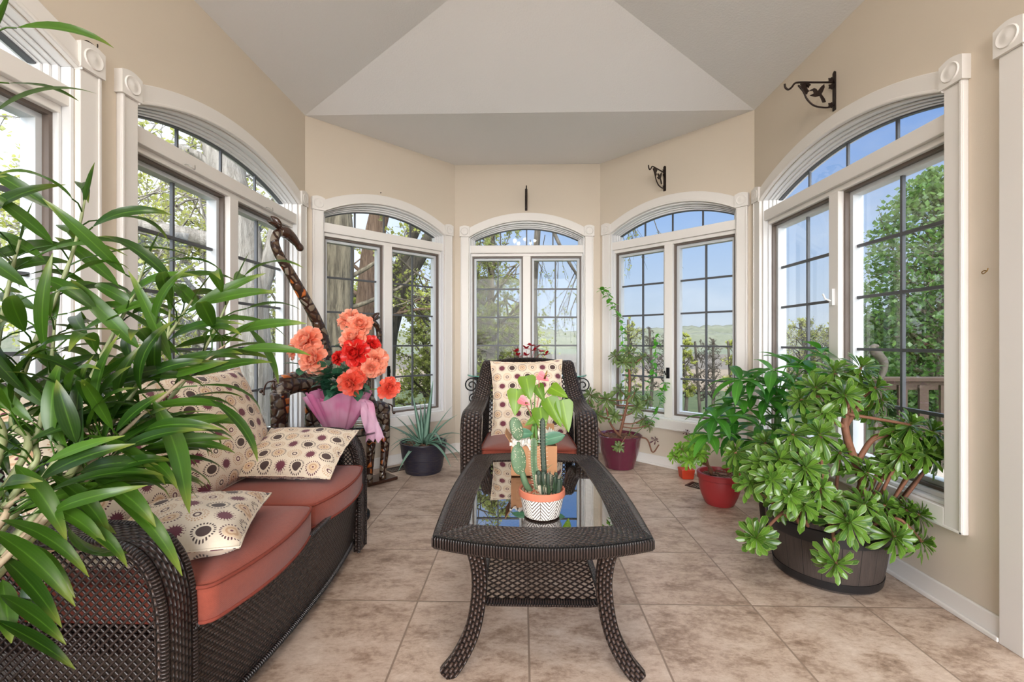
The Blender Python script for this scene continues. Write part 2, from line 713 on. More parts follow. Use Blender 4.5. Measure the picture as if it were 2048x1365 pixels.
finish(gg, pbsdf(gg, Base_Color=col, Roughness=0.9, Sheen_Weight=0.2, Normal=bump(gg, weave, 0.25, 0.001)))


# ---- leaves: colour varies from leaf to leaf, light shines through
def leafm(name, dark, mid, tip=None, trans=0.35, rough=0.32, stripe=0.15, edge=None, root=None):
    m, gg = new_mat(name)
    ri = gg.n('ShaderNodeNewGeometry').outputs['Random Per Island']
    ux, uy, _ = gg.xyz(uv_co(gg))
    c = gg.mix(ri, lin(*dark), lin(*mid))
    rib = gg.smooth(gg.m('ABSOLUTE', gg.m('SUBTRACT', ux, 0.5)), 0.0, 0.06)
    c = gg.mix(gg.m('MULTIPLY', gg.m('SUBTRACT', 1.0, rib), 0.35), c, lin(*[min(255, int(k * 1.35 + 20)) for k in mid]))
    st = gg.m('SINE', gg.m('MULTIPLY', ux, 46.0))
    c = gg.mix(gg.m('MULTIPLY', gg.m('ADD', st, 1.0), stripe * 0.5), c, lin(*mid))
    if tip:
        c = gg.mix(gg.m('MULTIPLY', gg.smooth(uy, 0.72, 1.0), 0.75), c, lin(*tip))
    if edge:
        e = gg.smooth(gg.m('ABSOLUTE', gg.m('SUBTRACT', ux, 0.5)), 0.40, 0.5)
        c = gg.mix(gg.m('MULTIPLY', e, 0.6), c, lin(*edge))
    if root:
        c = gg.mix(gg.m('SUBTRACT', 1.0, gg.smooth(uy, 0.1, 0.75)), c, lin(*root))
    nz = gg.noise(obj_co(gg), 25, 3)
    c = gg.mix(gg.m('MULTIPLY', nz, 0.35), c, lin(*dark))
    p = pbsdf(gg, Base_Color=c, Roughness=rough)
    t = gg.n('ShaderNodeBsdfTranslucent', {'Color': gg.mix(0.6, c, lin(*[min(255, int(k * 1.25)) for k in mid]))}).outputs[0]
    finish(gg, gg.n('ShaderNodeMixShader', {0: trans, 1: p, 2: t}).outputs[0])


leafm('bamboo_leaf', (22, 52, 14), (80, 122, 32), tip=(140, 150, 60), trans=0.28)
leafm('aeonium_leaf', (42, 74, 26), (106, 146, 50), trans=0.22, rough=0.2, stripe=0.0, edge=(186, 206, 110))
leafm('aeonium_dull', (66, 92, 44), (126, 148, 84), trans=0.25, stripe=0.0, edge=(140, 120, 90))
leafm('aeonium_bright', (72, 128, 34), (150, 196, 68), trans=0.35, stripe=0.0, edge=(200, 214, 120))
leafm('money_leaf', (30, 88, 28), (92, 160, 54), trans=0.4, stripe=0.05)
leafm('aloe_leaf', (84, 122, 104), (138, 172, 152), trans=0.1, rough=0.4, stripe=0.05)
leafm('anthurium_leaf', (62, 112, 24), (138, 174, 44), trans=0.42, stripe=0.0)
leafm('dark_leaf', (34, 76, 56), (84, 142, 108), trans=0.15, stripe=0.0)
leafm('tuft_leaf', (26, 40, 30), (58, 80, 54), trans=0.05, stripe=0.0)
leafm('vine_leaf', (40, 120, 40), (130, 200, 70), trans=0.4, stripe=0.0)
leafm('cyclamen_leaf', (60, 120, 60), (190, 205, 160), trans=0.2, stripe=0.0)
leafm('maroon_leaf', (50, 22, 28), (92, 40, 48), trans=0.15, stripe=0.0)
leafm('coral_petal', (246, 132, 100), (255, 188, 160), trans=0.3, stripe=0.0, edge=(255, 214, 196), root=(232, 70, 36))
leafm('red_petal', (214, 24, 26), (240, 62, 52), trans=0.25, stripe=0.0, edge=(246, 120, 108), root=(150, 8, 14))
leafm('redorange_petal', (236, 76, 56), (252, 128, 102), trans=0.28, stripe=0.0, edge=(255, 170, 148), root=(206, 36, 26))
leafm('crimson_petal', (150, 10, 26), (196, 24, 40), trans=0.2, stripe=0.0)
leafm('pink_spathe', (190, 40, 60), (235, 150, 160), trans=0.25, stripe=0.0)
leafm('spring_leaf', (112, 120, 58), (172, 176, 92), trans=0.45, stripe=0.0)
leafm('olive_leaf', (88, 98, 54), (146, 152, 84), trans=0.45, stripe=0.0)
leafm('maple_leaf', (52, 82, 44), (100, 130, 66), trans=0.45, stripe=0.0)
leafm('hedge_leaf', (58, 80, 48), (98, 118, 72), trans=0.4, stripe=0.0)
simple('cane_stem', lin(150, 158, 112), 0.5, var=0.2, scale=25)
simple('dry_stem', lin(170, 150, 122), 0.6, var=0.2, scale=25)
simple('aeonium_stem', lin(128, 84, 62), 0.7, var=0.2, scale=40, bs=0.3)
simple('green_stem', lin(96, 136, 62), 0.5, var=0.15)
simple('cactus_green', lin(86, 112, 82), 0.6, var=0.2, scale=60)
simple('cactus_dark', lin(46, 62, 48), 0.55, var=0.25, scale=60)
simple('spine', lin(226, 214, 190), 0.6)
simple('soil', lin(84, 60, 48), 0.95, var=0.3, scale=60, bs=0.8)
simple('bark_chip', lin(128, 92, 74), 0.9, var=0.35, scale=50)

# ---- pots
simple('purple_glaze', lin(92, 28, 52), 0.16, var=0.18, scale=8, coat=0.6)
simple('red_plastic', lin(160, 48, 50), 0.42, var=0.06)
simple('orange_plastic', lin(196, 62, 34), 0.4, var=0.06)
simple('terracotta', lin(190, 110, 84), 0.75, var=0.1)
simple('cardboard', lin(184, 134, 96), 0.85, var=0.06)
simple('tissue', lin(226, 220, 212), 0.6, var=0.05)
simple('white_candle', lin(240, 234, 220), 0.5)

m, gg = new_mat('barrel_wood')
ux, uy, _ = gg.xyz(uv_co(gg))
pl = gg.m('DIVIDE', ux, 0.075)
fr = gg.m('ABSOLUTE', gg.m('SUBTRACT', gg.m('FRACT', pl), 0.5))
gap = gg.smooth(fr, 0.475, 0.495)
wn_ = gg.n('ShaderNodeTexWhiteNoise', {0: gg.vec(gg.m('FLOOR', pl), 0.0)}).outputs[0]
gr = gg.noise(gg.vec(gg.m('MULTIPLY', ux, 60.0), gg.m('MULTIPLY', uy, 5.0), gg.m('MULTIPLY', wn_, 10.0)), 2.0, 6, 0.6, 0.8)
c = gg.mix(gr, lin(34, 28, 26), lin(78, 66, 60))
c = gg.mix(gap, c, lin(10, 9, 9))
finish(gg, pbsdf(gg, Base_Color=c, Roughness=0.55, Normal=bump(gg, gg.m('SUBTRACT', gr, gap), 0.5, 0.004)))
simple('barrel_band', lin(24, 23, 25), 0.4, var=0.12)

m, gg = new_mat('navy_wood')
ux, uy, _ = gg.xyz(uv_co(gg))
gr = gg.noise(gg.vec(gg.m('MULTIPLY', ux, 3.0), gg.m('MULTIPLY', uy, 24.0)), 6.0, 6, 0.6)
c = gg.mix(gg.smooth(gr, 0.35, 0.7), lin(22, 26, 46), lin(58, 50, 52))
finish(gg, pbsdf(gg, Base_Color=c, Roughness=0.4, Normal=bump(gg, gr, 0.3, 0.003)))

# white chevron relief on the cactus pot
m, gg = new_mat('chevron_pot')
ux, uy, _ = gg.xyz(uv_co(gg))
zz = gg.m('ABSOLUTE', gg.m('SUBTRACT', gg.m('FRACT', gg.m('DIVIDE', ux, 0.064)), 0.5))
ln = gg.m('FRACT', gg.m('DIVIDE', gg.m('ADD', uy, gg.m('MULTIPLY', zz, 0.07)), 0.0125))
gv = gg.m('MULTIPLY', gg.smooth(ln, 0.05, 0.2), gg.m('SUBTRACT', 1.0, gg.smooth(ln, 0.36, 0.5)))
vl = gg.m('SUBTRACT', 1.0, gg.smooth(zz, 0.0, 0.03))
gv = gg.m('MAXIMUM', gv, vl)
gv = gg.m('MULTIPLY', gv, gg.smooth(uy, 0.0, 0.002))
c = gg.mix(gv, lin(222, 216, 208), lin(66, 48, 40))
finish(gg, pbsdf(gg, Base_Color=c, Roughness=0.6, Normal=bump(gg, gg.m('SUBTRACT', 1.0, gv), 0.6, 0.003)))

# pebble mosaic of the giraffe figures
m, gg = new_mat('pebble_mosaic')
co = obj_co(gg)
cw = gg.n('ShaderNodeVectorMath', {0: co, 1: gg.n('ShaderNodeTexNoise', {'Vector': co, 'Scale': 14.0}).outputs[1]}, operation='ADD').outputs[0]
cw = gg.n('ShaderNodeMapping', {0: co}).outputs[0]
de = gg.n('ShaderNodeTexVoronoi', {'Vector': cw, 'Scale': 21.0, 'Randomness': 0.85}, feature='DISTANCE_TO_EDGE').outputs['Distance']
ce = gg.n('ShaderNodeTexVoronoi', {'Vector': cw, 'Scale': 21.0, 'Randomness': 0.85}, feature='F1').outputs['Color']
rr, g2, b2 = gg.xyz(ce)
st = gg.ramp(rr, [(0.0, lin(96, 76, 58)), (0.25, lin(122, 106, 88)), (0.45, lin(82, 56, 40)), (0.7, lin(132, 120, 106)), (0.84, lin(176, 92, 34))], 'CONSTANT')
k = gg.smooth(de, 0.10, 0.16)
c = gg.mix(k, lin(52, 32, 24), st)
finish(gg, pbsdf(gg, Base_Color=c, Roughness=0.2, Normal=bump(gg, gg.smooth(de, 0.04, 0.3), 0.6, 0.006)))
simple('statue_brown', lin(66, 40, 28), 0.18, var=0.25, scale=14, coat=0.5)

# sheer pink wrap
m, gg = new_mat('pink_wrap')
nz = gg.noise(obj_co(gg), 5, 2)
c = gg.mix(gg.smooth(nz, 0.3, 0.7), lin(240, 132, 186), lin(252, 206, 230))
d = pbsdf(gg, Base_Color=c, Roughness=0.5)
t = gg.n('ShaderNodeBsdfTranslucent', {'Color': c}).outputs[0]
tr = gg.n('ShaderNodeBsdfTransparent', {'Color': (1, 0.9, 0.95, 1)}).outputs[0]
mx = gg.n('ShaderNodeMixShader', {0: 0.4, 1: d, 2: t}).outputs[0]
finish(gg, gg.n('ShaderNodeMixShader', {0: 0.12, 1: mx, 2: tr}).outputs[0])
simple('pink_pot', lin(214, 96, 150), 0.5, var=0.1)
simple('white_ceramic', lin(228, 226, 222), 0.35)


# ---- outdoors
def bark(name, a_, b_, sc=17):
    m, gg = new_mat(name)
    co = world_co(gg)
    st = gg.n('ShaderNodeMapping', {0: co, 3: (1, 1, 0.16)}).outputs[0]
    n1 = gg.noise(st, sc, 7, 0.7, 0.4)
    c = gg.mix(gg.smooth(n1, 0.32, 0.68), lin(*a_), lin(*b_))
    finish(gg, pbsdf(gg, Base_Color=c, Roughness=0.95, Normal=bump(gg, n1, 1.0, 0.06)))


bark('bark_grey', (70, 63, 52), (138, 128, 108))
bark('bark_brown', (96, 74, 60), (152, 126, 106))
bark('bark_dark', (54, 50, 44), (100, 92, 80))
bark('bark_pale', (116, 110, 102), (166, 160, 152))


def ground(name, a_, b_, sc):
    m, gg = new_mat(name)
    co = world_co(gg)
    n1 = gg.noise(co, sc, 8, 0.65)
    n2 = gg.noise(co, sc * 9, 5, 0.7)
    k = 0.62 if name == 'bounce_slab_pale' else 0.17 if name == 'lawn' else 0.25       # bare earth and grass reflect little
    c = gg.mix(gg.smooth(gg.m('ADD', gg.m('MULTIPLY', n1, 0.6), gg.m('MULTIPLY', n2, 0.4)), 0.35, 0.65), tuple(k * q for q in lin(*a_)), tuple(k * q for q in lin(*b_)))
    finish(gg, pbsdf(gg, Base_Color=c, Roughness=1.0))


ground('lawn', (104, 134, 70), (146, 168, 98), 0.5)
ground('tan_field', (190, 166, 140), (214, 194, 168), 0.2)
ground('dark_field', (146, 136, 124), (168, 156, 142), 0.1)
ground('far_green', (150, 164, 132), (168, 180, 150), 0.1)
ground('bounce_slab_pale', (250, 246, 238), (255, 252, 246), 0.4)  # pale colour for the added slab that bounces light indoors
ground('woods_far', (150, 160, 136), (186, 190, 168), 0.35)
simple('deck_wood', lin(62, 45, 36), 0.85, var=0.15, scale=8)
simple('deck_floor', lin(168, 160, 150), 0.85, var=0.15, scale=4)
simple('weathered_iron', lin(92, 84, 76), 0.7, 0.3, var=0.25, scale=30)
m, gg = new_mat('bulb')
finish(gg, gg.n('ShaderNodeEmission', {'Color': (1.0, 0.72, 0.42, 1), 'Strength': 14.0}).outputs[0])


# ================================================================== THE ROOM
HC = 2.742
XL, XR = -1.62, 1.688
YB = -2.2
P1, P2, P3, P4 = V((XL, 3.28, 0)), V((-0.645, 4.24, 0)), V((0.736, 4.24, 0)), V((XR, 3.28, 0))
WT = 0.15          # wall thickness


class Wall:
    def __init__(self, a, b):
        self.a, self.b = V(a), V(b)
        self.t = (self.b - self.a).normalized()
        self.n = V((-self.t.y, self.t.x, 0))      # outward (walking a -> b clockwise seen from above)
        self.L = (self.b - self.a).length

    def P(self, s, o, z):
        return self.a + self.t * s + self.n * o + V((0, 0, z))


W_LEFT = Wall((XL, YB, 0), P1)
W_BL = Wall(P1, P2)
W_B = Wall(P2, P3)
W_BR = Wall(P3, P4)
W_RIGHT = Wall(P4, (XR, YB, 0))

CW = 0.078         # casing width
ZB = 0.322         # casing bottom
ZR0, ZR1 = 2.05, 2.155
Z_SPR, Z_TOP = 2.045, 2.20      # intrados of the arch


def arc(a, zs, zt, s):
    h = zt - zs
    R = (a * a + h * h) / (2 * h)
    return zt - R + math.sqrt(max(0, R * R - s * s))


def wall_mesh(name, W, holes, z0=0.0):
    """holes: (centre s, half width, z bottom, springing, top)"""
    mb = MB()
    s_prev = 0.0
    for (c, a, zb, zs, zt) in sorted(holes):
        mb.box((s_prev, 0, z0), (c - a, WT, HC), W.P)
        if zb > 0.001:
            mb.box((c - a, 0, z0), (c + a, WT, zb), W.P)
        n = 24
        top = [(c - a + 2 * a * i / n, arc(a, zs, zt, -a + 2 * a * i / n)) for i in range(n + 1)]
        for i in range(n):
            (s0, q0), (s1, q1) = top[i], top[i + 1]
            vs = [W.P(s0, 0, q0), W.P(s1, 0, q1), W.P(s1, 0, HC), W.P(s0, 0, HC), W.P(s0, WT, q0), W.P(s1, WT, q1), W.P(s1, WT, HC), W.P(s0, WT, HC)]
            mb.add(vs, [(0, 1, 2, 3), (7, 6, 5, 4), (0, 4, 5, 1)])
        s_prev = c + a
    mb.box((s_prev, 0, z0), (W.L, WT, HC), W.P)
    return tag(build(name, mb, M['wall_paint']), kind='structure')


def ring(mb, W, s0, s1, z0, z1, wd, o0, o1):
    mb.box((s0, o0, z0), (s1, o1, z0 + wd), W.P)
    mb.box((s0, o0, z1 - wd), (s1, o1, z1), W.P)
    mb.box((s0, o0, z0 + wd), (s0 + wd, o1, z1 - wd), W.P)
    mb.box((s1 - wd, o0, z0 + wd), (s1, o1, z1 - wd), W.P)


def arch_strip(mb, W, c, a0, zs0, zt0, a1, zs1, zt1, o0, o1, n=28):
    """solid strip between two arches"""
    b = len(mb.v)
    for i in range(n + 1):
        t = -1 + 2 * i / n
        i0 = (c + a0 * t, arc(a0, zs0, zt0, a0 * t))
        i1 = (c + a1 * t, arc(a1, zs1, zt1, a1 * t))
        for (s, z), o in ((i0, o0), (i1, o0), (i1, o1), (i0, o1)):
            mb.v.append(W.P(s, o, z))
    for i in range(n):
        for k in range(4):
            l = (k + 1) % 4
            mb.face((b + i * 4 + k, b + i * 4 + l, b + i * 4 + 4 + l, b + i * 4 + 4 + k))
    mb.face((b, b + 1, b + 2, b + 3))
    e = b + n * 4
    mb.face((e + 3, e + 2, e + 1, e))


def rosette(W, s, parent):
    mb = MB()
    wd = 0.047
    prof = []
    n = 8
    pts = [(s - wd, ZR0), (s + wd, ZR0)] + [(s + wd - 2 * wd * i / n, ZR1 - 0.012 + 0.012 * math.sin(PI * i / n)) for i in range(n + 1)]
    mb.poly(pts, W.P, 0.0, -0.034)
    # turned bull's eye
    cz = (ZR0 + ZR1) / 2 - 0.003
    for r, o in ((0.036, -0.0345), (0.031, -0.038), (0.026, -0.0345), (0.012, -0.037), (0.006, -0.0345)):
        pass
    b = len(mb.v)
    rings = [(0.037, -0.034), (0.034, -0.0385), (0.029, -0.036), (0.022, -0.031 - 0.0045), (0.012, -0.0385), (0.001, -0.040)]
    sg = 20
    for (r, o) in rings:
        for k in range(sg):
            q = 2 * PI * k / sg
            mb.v.append(W.P(s + r * math.cos(q), o, cz + r * math.sin(q)))
    for i in range(len(rings) - 1):
        for k in range(sg):
            l = (k + 1) % sg
            mb.face((b + i * sg + k, b + i * sg + l, b + (i + 1) * sg + l, b + (i + 1) * sg + k))
    return autosmooth(build('rosette', mb, M['trim_white'], parent), 30)


def window(name, W, c, wd, latch=None):
    a = wd / 2 - CW
    root = bpy.data.objects.new(name, None)
    COL.objects.link(root)
    root.location = W.P(c, 0, 0)
    tag(root, kind='structure')
    T = -0.022
    # casing: two stiles, the bottom rail, the arched head
    mb = MB()
    for s0 in (c - wd / 2, c + a):
        mb.box((s0, T, ZB), (s0 + CW, 0.0, ZR0), W.P)
        mb.box((s0 + (0.0 if s0 < c else CW - 0.012), T - 0.006, ZB), (s0 + (0.012 if s0 < c else CW), T, ZR0), W.P)
    mb.box((c - a, T, ZB), (c + a, 0.0, ZB + CW), W.P)
    mb.box((c - wd / 2, T - 0.006, ZB), (c + wd / 2, T, ZB + 0.012), W.P)
    arch_strip(mb, W, c, a, Z_SPR, Z_TOP, a + 0.02, 2.123, 2.277, T, 0.0)
    arch_strip(mb, W, c, a, Z_SPR, Z_TOP, a, Z_SPR + 0.014, Z_TOP + 0.014, T - 0.006, T)
    bevel(build('casing', mb, M['trim_white'], root), 0.003, 2)
    rosette(W, c - wd / 2 + CW / 2, root)
    rosette(W, c + wd / 2 - CW / 2, root)
    # jamb lining and the white frame behind it
    zb = ZB + CW
    mb = MB()
    e = 0.014
    mb.box((c - a, 0, zb), (c - a + e, 0.13, Z_SPR), W.P)
    mb.box((c + a - e, 0, zb), (c + a, 0.13, Z_SPR), W.P)
    mb.box((c - a, 0, zb), (c + a, 0.13, zb + e), W.P)
    arch_strip(mb, W, c, a - e, Z_SPR, Z_TOP - e, a, Z_SPR, Z_TOP, 0, 0.13)
    # stepped mouldings round the arched light
    zt = 1.972
    for (d, o) in ((0.014, 0.035), (0.026, 0.055), (0.038, 0.075)):
        arch_strip(mb, W, c, a - d - 0.012, Z_SPR - d * 0.2, Z_TOP - d - 0.012, a - d, Z_SPR - d * 0.2, Z_TOP - d, o, 0.13)
        for sg in (-1, 1):
            x0, x1 = sorted((c + sg * (a - d), c + sg * (a - d - 0.012)))
            mb.box((x0, o, zt), (x1, 0.13, Z_SPR - d * 0.2 + 0.002), W.P)
    for sg in (-1, 1):       # stop mouldings beside the sashes
        x0, x1 = sorted((c + sg * (a - e), c + sg * (a - e - 0.014)))
        mb.box((x0, 0.03, zb + e), (x1, 0.13, 1.90), W.P)
    mb.box((c - a + e, 0.03, zb + e), (c + a - e, 0.13, zb + e + 0.02), W.P)
    bevel(build('jamb', mb, M['frame_white'], root), 0.002, 1)
    mb = MB()
    mb.box((c - a + 0.006, 0.004, 1.900), (c + a - 0.006, 0.13, zt), W.P)
    mb.box((c - a + 0.02, 0.028, 1.872), (c + a - 0.02, 0.13, 1.900), W.P)
    bevel(build('transom_bar', mb, M['trim_white'], root), 0.003, 2)
    mb = MB()
    mb.box((c - 0.037, 0.02, zb + e), (c + 0.037, 0.13, 1.872), W.P)
    bevel(build('mullion', mb, M['trim_white'], root), 0.003, 2)
    # the arched pane and its three bars
    aa = a - 0.05
    n = 24
    zs, ztp = Z_SPR - 0.01, Z_TOP - 0.05
    mb = MB()
    pts = [(c - aa, zt - 0.002), (c + aa, zt - 0.002)] + [(c + aa - 2 * aa * i / n, arc(aa, zs, ztp, aa - 2 * aa * i / n)) for i in range(n + 1)]
    mb.poly(pts, W.P, 0.098, 0.102)
    build('arched_pane', mb, M['window_glass'], root)
    mb = MB()
    for k in (-0.5, 0, 0.5):
        s = aa * k * 1.02
        mb.box((c + s - 0.006, 0.094, zt), (c + s + 0.006, 0.106, arc(aa, zs, ztp, s) + 0.004), W.P)
    arch_strip(mb, W, c, aa - 0.006, zs - 0.004, ztp - 0.006, aa + 0.004, zs, ztp + 0.004, 0.085, 0.11)
    build('arched_bars', mb, M['muntin_grey'], root)
    # two casement sashes
    for sg in (-1, 1):
        s0, s1 = sorted((c + sg * 0.037, c + sg * (a - e - 0.014)))
        z0, z1 = zb + e + 0.02, 1.872
        mb = MB()
        ring(mb, W, s0, s1, z0, z1, 0.013, 0.05, 0.075)
        sash = build('sash', mb, M['sash_brown'], root)
        mb = MB()
        ring(mb, W, s0, s1, z0, z1, 0.034, 0.075, 0.13)
        build('sash_frame', mb, M['sash_grey'], sash)
        mb = MB()
        s0 += 0.032; s1 -= 0.032; z0 += 0.032; z1 -= 0.032
        mb.box((s0, 0.102, z0), (s1, 0.106, z1), W.P)
        build('pane', mb, M['window_glass'], sash)
        mb = MB()
        sm = (s0 + s1) / 2
        mb.box((sm - 0.0065, 0.096, z0), (sm + 0.0065, 0.112, z1), W.P)
        for k in range(1, 5):
            zz = z0 + (z1 - z0) * k / 5
            mb.box((s0, 0.095, zz - 0.0075), (s1, 0.113, zz + 0.0075), W.P)
        build('muntins', mb, M['muntin_grey'], sash)
    if latch:
        lm, lz = latch
        mb = MB()
        mb.box((c - 0.012, 0.006, lz - 0.045), (c + 0.012, 0.02, lz + 0.045), W.P)
        mb.tube([W.P(c, 0.006, lz - 0.02), W.P(c - 0.004, -0.02, lz - 0.01), W.P(c - 0.01, -0.03, lz + 0.02)], 0.005, 6)
        tag(build('latch', mb, M[lm], root), 'black latch' if lm == 'black_metal' else 'white latch')
    return root


def hole(c, wd):
    a = wd / 2 - CW
    return (c, a, ZB + CW, Z_SPR, Z_TOP)


LW2 = (1.736 + 3.255) / 2 - YB
LW1 = LW2 - 1.606
RW = 3.28 - (1.723 + 3.252) / 2
DW = RW + 1.655
wall_mesh('wall_left', W_LEFT, [hole(LW1, 1.519), hole(LW2, 1.519)])
wall_mesh('wall_back_left', W_BL, [hole(W_BL.L / 2, 1.272)])
wall_mesh('wall_back', W_B, [hole(0.6855, 1.257)])
wall_mesh('wall_back_right', W_BR, [hole(W_BR.L / 2, 1.270)])
wall_mesh('wall_right', W_RIGHT, [hole(RW, 1.529), (DW, 1.53 / 2 - CW, 0.0, Z_SPR, Z_TOP)])
window('window_1', W_LEFT, LW1, 1.519)
window('window_2', W_LEFT, LW2, 1.519)
window('window_3', W_BL, W_BL.L / 2, 1.272, ('black_metal', 0.80))
window('window_4', W_B, 0.6855, 1.257)
window('window_5', W_BR, W_BR.L / 2, 1.270, ('black_metal', 0.79))
window('window_6', W_RIGHT, RW, 1.529, ('frame_white', 1.30))


# glazed garden door, nearest on the right wall
def garden_door(W, c, wd):
    a = wd / 2 - CW
    root = bpy.data.objects.new('door_1', None)
    COL.objects.link(root)
    root.location = W.P(c, 0, 0)
    tag(root, kind='structure')
    T = -0.022
    mb = MB()
    for s0 in (c - wd / 2, c + a):
        mb.box((s0, T, 0), (s0 + CW, 0, ZR0), W.P)
    arch_strip(mb, W, c, a, Z_SPR, Z_TOP, a + 0.02, 2.123, 2.277, T, 0.0)
    bevel(build('casing', mb, M['trim_white'], root), 0.003, 2)
    rosette(W, c - wd / 2 + CW / 2, root)
    rosette(W, c + wd / 2 - CW / 2, root)
    mb = MB()
    mb.box((c - a, 0, 0), (c - a + 0.02, 0.13, Z_SPR), W.P)
    mb.box((c + a - 0.02, 0, 0), (c + a, 0.13, Z_SPR), W.P)
    arch_strip(mb, W, c, a - 0.02, Z_SPR, Z_TOP - 0.02, a, Z_SPR, Z_TOP, 0, 0.13)
    mb.box((c - a, 0.01, 1.93), (c + a, 0.13, 1.99), W.P)
    build('jamb', mb, M['frame_white'], root)
    mb = MB()
    pts = [(c - a + 0.02, 1.985), (c + a - 0.02, 1.985)] + [(c + (a - 0.02) * (1 - 2 * i / 20), arc(a - 0.02, Z_SPR, Z_TOP - 0.02, (a - 0.02) * (1 - 2 * i / 20))) for i in range(21)]
    mb.poly(pts, W.P, 0.098, 0.102)
    build('arched_pane', mb, M['window_glass'], root)
    for sg in (-1, 1):
        s0, s1 = sorted((c + sg * 0.003, c + sg * (a - 0.02)))
        mb = MB()
        ring(mb, W, s0, s1, 0.012, 1.93, 0.09, 0.06, 0.10)
        lf = build('door_leaf', mb, M['frame_white'], root)
        mb = MB()
        mb.box((s0 + 0.09, 0.078, 0.10), (s1 - 0.09, 0.082, 1.84), W.P)
        build('pane', mb, M['window_glass'], lf)
        mb = MB()
        sh = c + sg * 0.05
        mb.tube([W.P(sh, 0.06, 1.0), W.P(sh, 0.02, 1.0), W.P(sh + sg * 0.1, 0.02, 1.0)], 0.008, 8)
        build('door_handle', mb, M['brass'], lf)


garden_door(W_RIGHT, DW, 1.53)

# ---- floor, rear wall (unseen opening, widened to let light in), ceiling
outl = [(XL, YB), (XL, 3.28), (-0.645, 4.24), (0.736, 4.24), (XR, 3.28), (XR, YB)]
mb = MB()
mb.poly(outl, lambda s, o, z: V((s, z, o)), -0.12, 0.0)
tag(build('floor', mb, M['floor_tile']), kind='structure')
mb = MB()
mb.box((XL - WT, YB - WT, 0), (-1.5, YB, HC))
mb.box((1.56, YB - WT, 0), (XR + WT, YB, HC))
mb.box((-1.5, YB - WT, 2.6), (1.56, YB, HC))
mb.box((XL - WT, YB - WT, HC), (XR + WT, YB, 3.3))
tag(build('wall_rear', mb, M['wall_paint']), kind='structure')

RZ, RX = 3.16, 0.035
RY = 0.98          # where the end slope of the vault meets the ridge
RY = 3.28 - 0.98
mb = MB()
vs = [(XL, 3.28, HC), (-0.645, 4.24, HC), (0.736, 4.24, HC), (XR, 3.28, HC), (RX, RY, RZ), (RX, YB, RZ), (XL, YB, HC), (XR, YB, HC)]
th = 0.06
up = [V(p) + V((0, 0, th)) for p in vs]
fs = [(0, 1, 2, 3), (0, 3, 4), (0, 4, 5, 6), (3, 7, 5, 4)]
mb.add(vs, fs)
mb.add(up, [f[::-1] for f in fs])
tag(build('ceiling', mb, M['ceiling_paint']), kind='structure')
# roof boards above keep the daylight out
mb = MB()
mb.poly([(XL - .2, YB - .2), (XL - .2, 3.37), (-0.72, 4.44), (0.81, 4.44), (XR + .2, 3.37), (XR + .2, YB - .2)], lambda s, o, z: V((s, z, o)), 3.3, 3.36)
tag(build('roof', mb, M['deck_wood']), kind='structure')
mb = MB()
eav = [(XL - WT, YB - WT), (XL - WT, 3.34), (-0.70, 4.38), (0.79, 4.38), (XR + WT, 3.34), (XR + WT, YB - WT)]
for p, q in zip(eav, eav[1:]):
    d = (V(q + (0,)) - V(p + (0,))).normalized()
    n_ = V((-d.y, d.x, 0)) * 0.02
    mb.bar(V(p + ((HC + 3.3) / 2,)) + n_, V(q + ((HC + 3.3) / 2,)) + n_, 0.03, 3.3 - HC + 0.02)
tag(build('fascia', mb, M['frame_white']), kind='structure')

# ---- baseboards
for nm, W, s0, s1 in (('left', W_LEFT, 0, W_LEFT.L), ('back_left', W_BL, 0, W_BL.L), ('back', W_B, 0, W_B.L), ('back_right', W_BR, 0, W_BR.L), ('right', W_RIGHT, 0, DW - 0.766)):
    mb = MB()
    mb.box((s0, -0.013, 0), (s1, 0, 0.085), W.P)
    mb.box((s0, -0.026, 0), (s1, -0.013, 0.018), W.P)
    tag(bevel(build('baseboard_' + nm, mb, M['trim_white']), 0.004, 2), kind='structure')


# ================================================================== FURNITURE
def rect_sec(wd, th, r=0.3):
    a, b = wd / 2, th / 2
    k = min(a, b) * r
    return [(-a + k, -b), (a - k, -b), (a, -b + k), (a, b - k), (a - k, b), (-a + k, b), (-a, b - k), (-a, -b + k)]


def lattice(mb, fn, u0, u1, v0, v1, inside, sp=0.02, r=0.0032, ang=1.0, step=0.012):
    """two crossing families of cane strands; fn(u, v, side) maps to space; inside(u, v) clips"""
    for fam in (1, -1):
        span = (u1 - u0) + (v1 - v0) * ang
        n = int(span / sp)
        for i in range(n + 1):
            c = i * sp
            run = []
            m = int((v1 - v0) / step) + 1
            for j in range(m + 1):
                v = v0 + (v1 - v0) * j / m
                u = (u0 + c - (v - v0) * ang) if fam == 1 else (u1 - c + (v - v0) * ang)
                ok = u0 <= u <= u1 and inside(u, v)
                if ok:
                    run.append((u, v))
                if (not ok or j == m) and len(run) > 1:
                    pts = [fn(a, b, fam * r * 0.9) for a, b in run]
                    if abs(ang - 1) < 9 and inside is not None and len(pts) > 2 and (pts[0] - pts[-1]).length < 1e-4:
                        pass
                    straight = [pts[0], pts[-1]] if getattr(inside, 'flat', True) else pts
                    mb.tube(straight, r, 5, caps=False)
                if not ok:
                    run = []


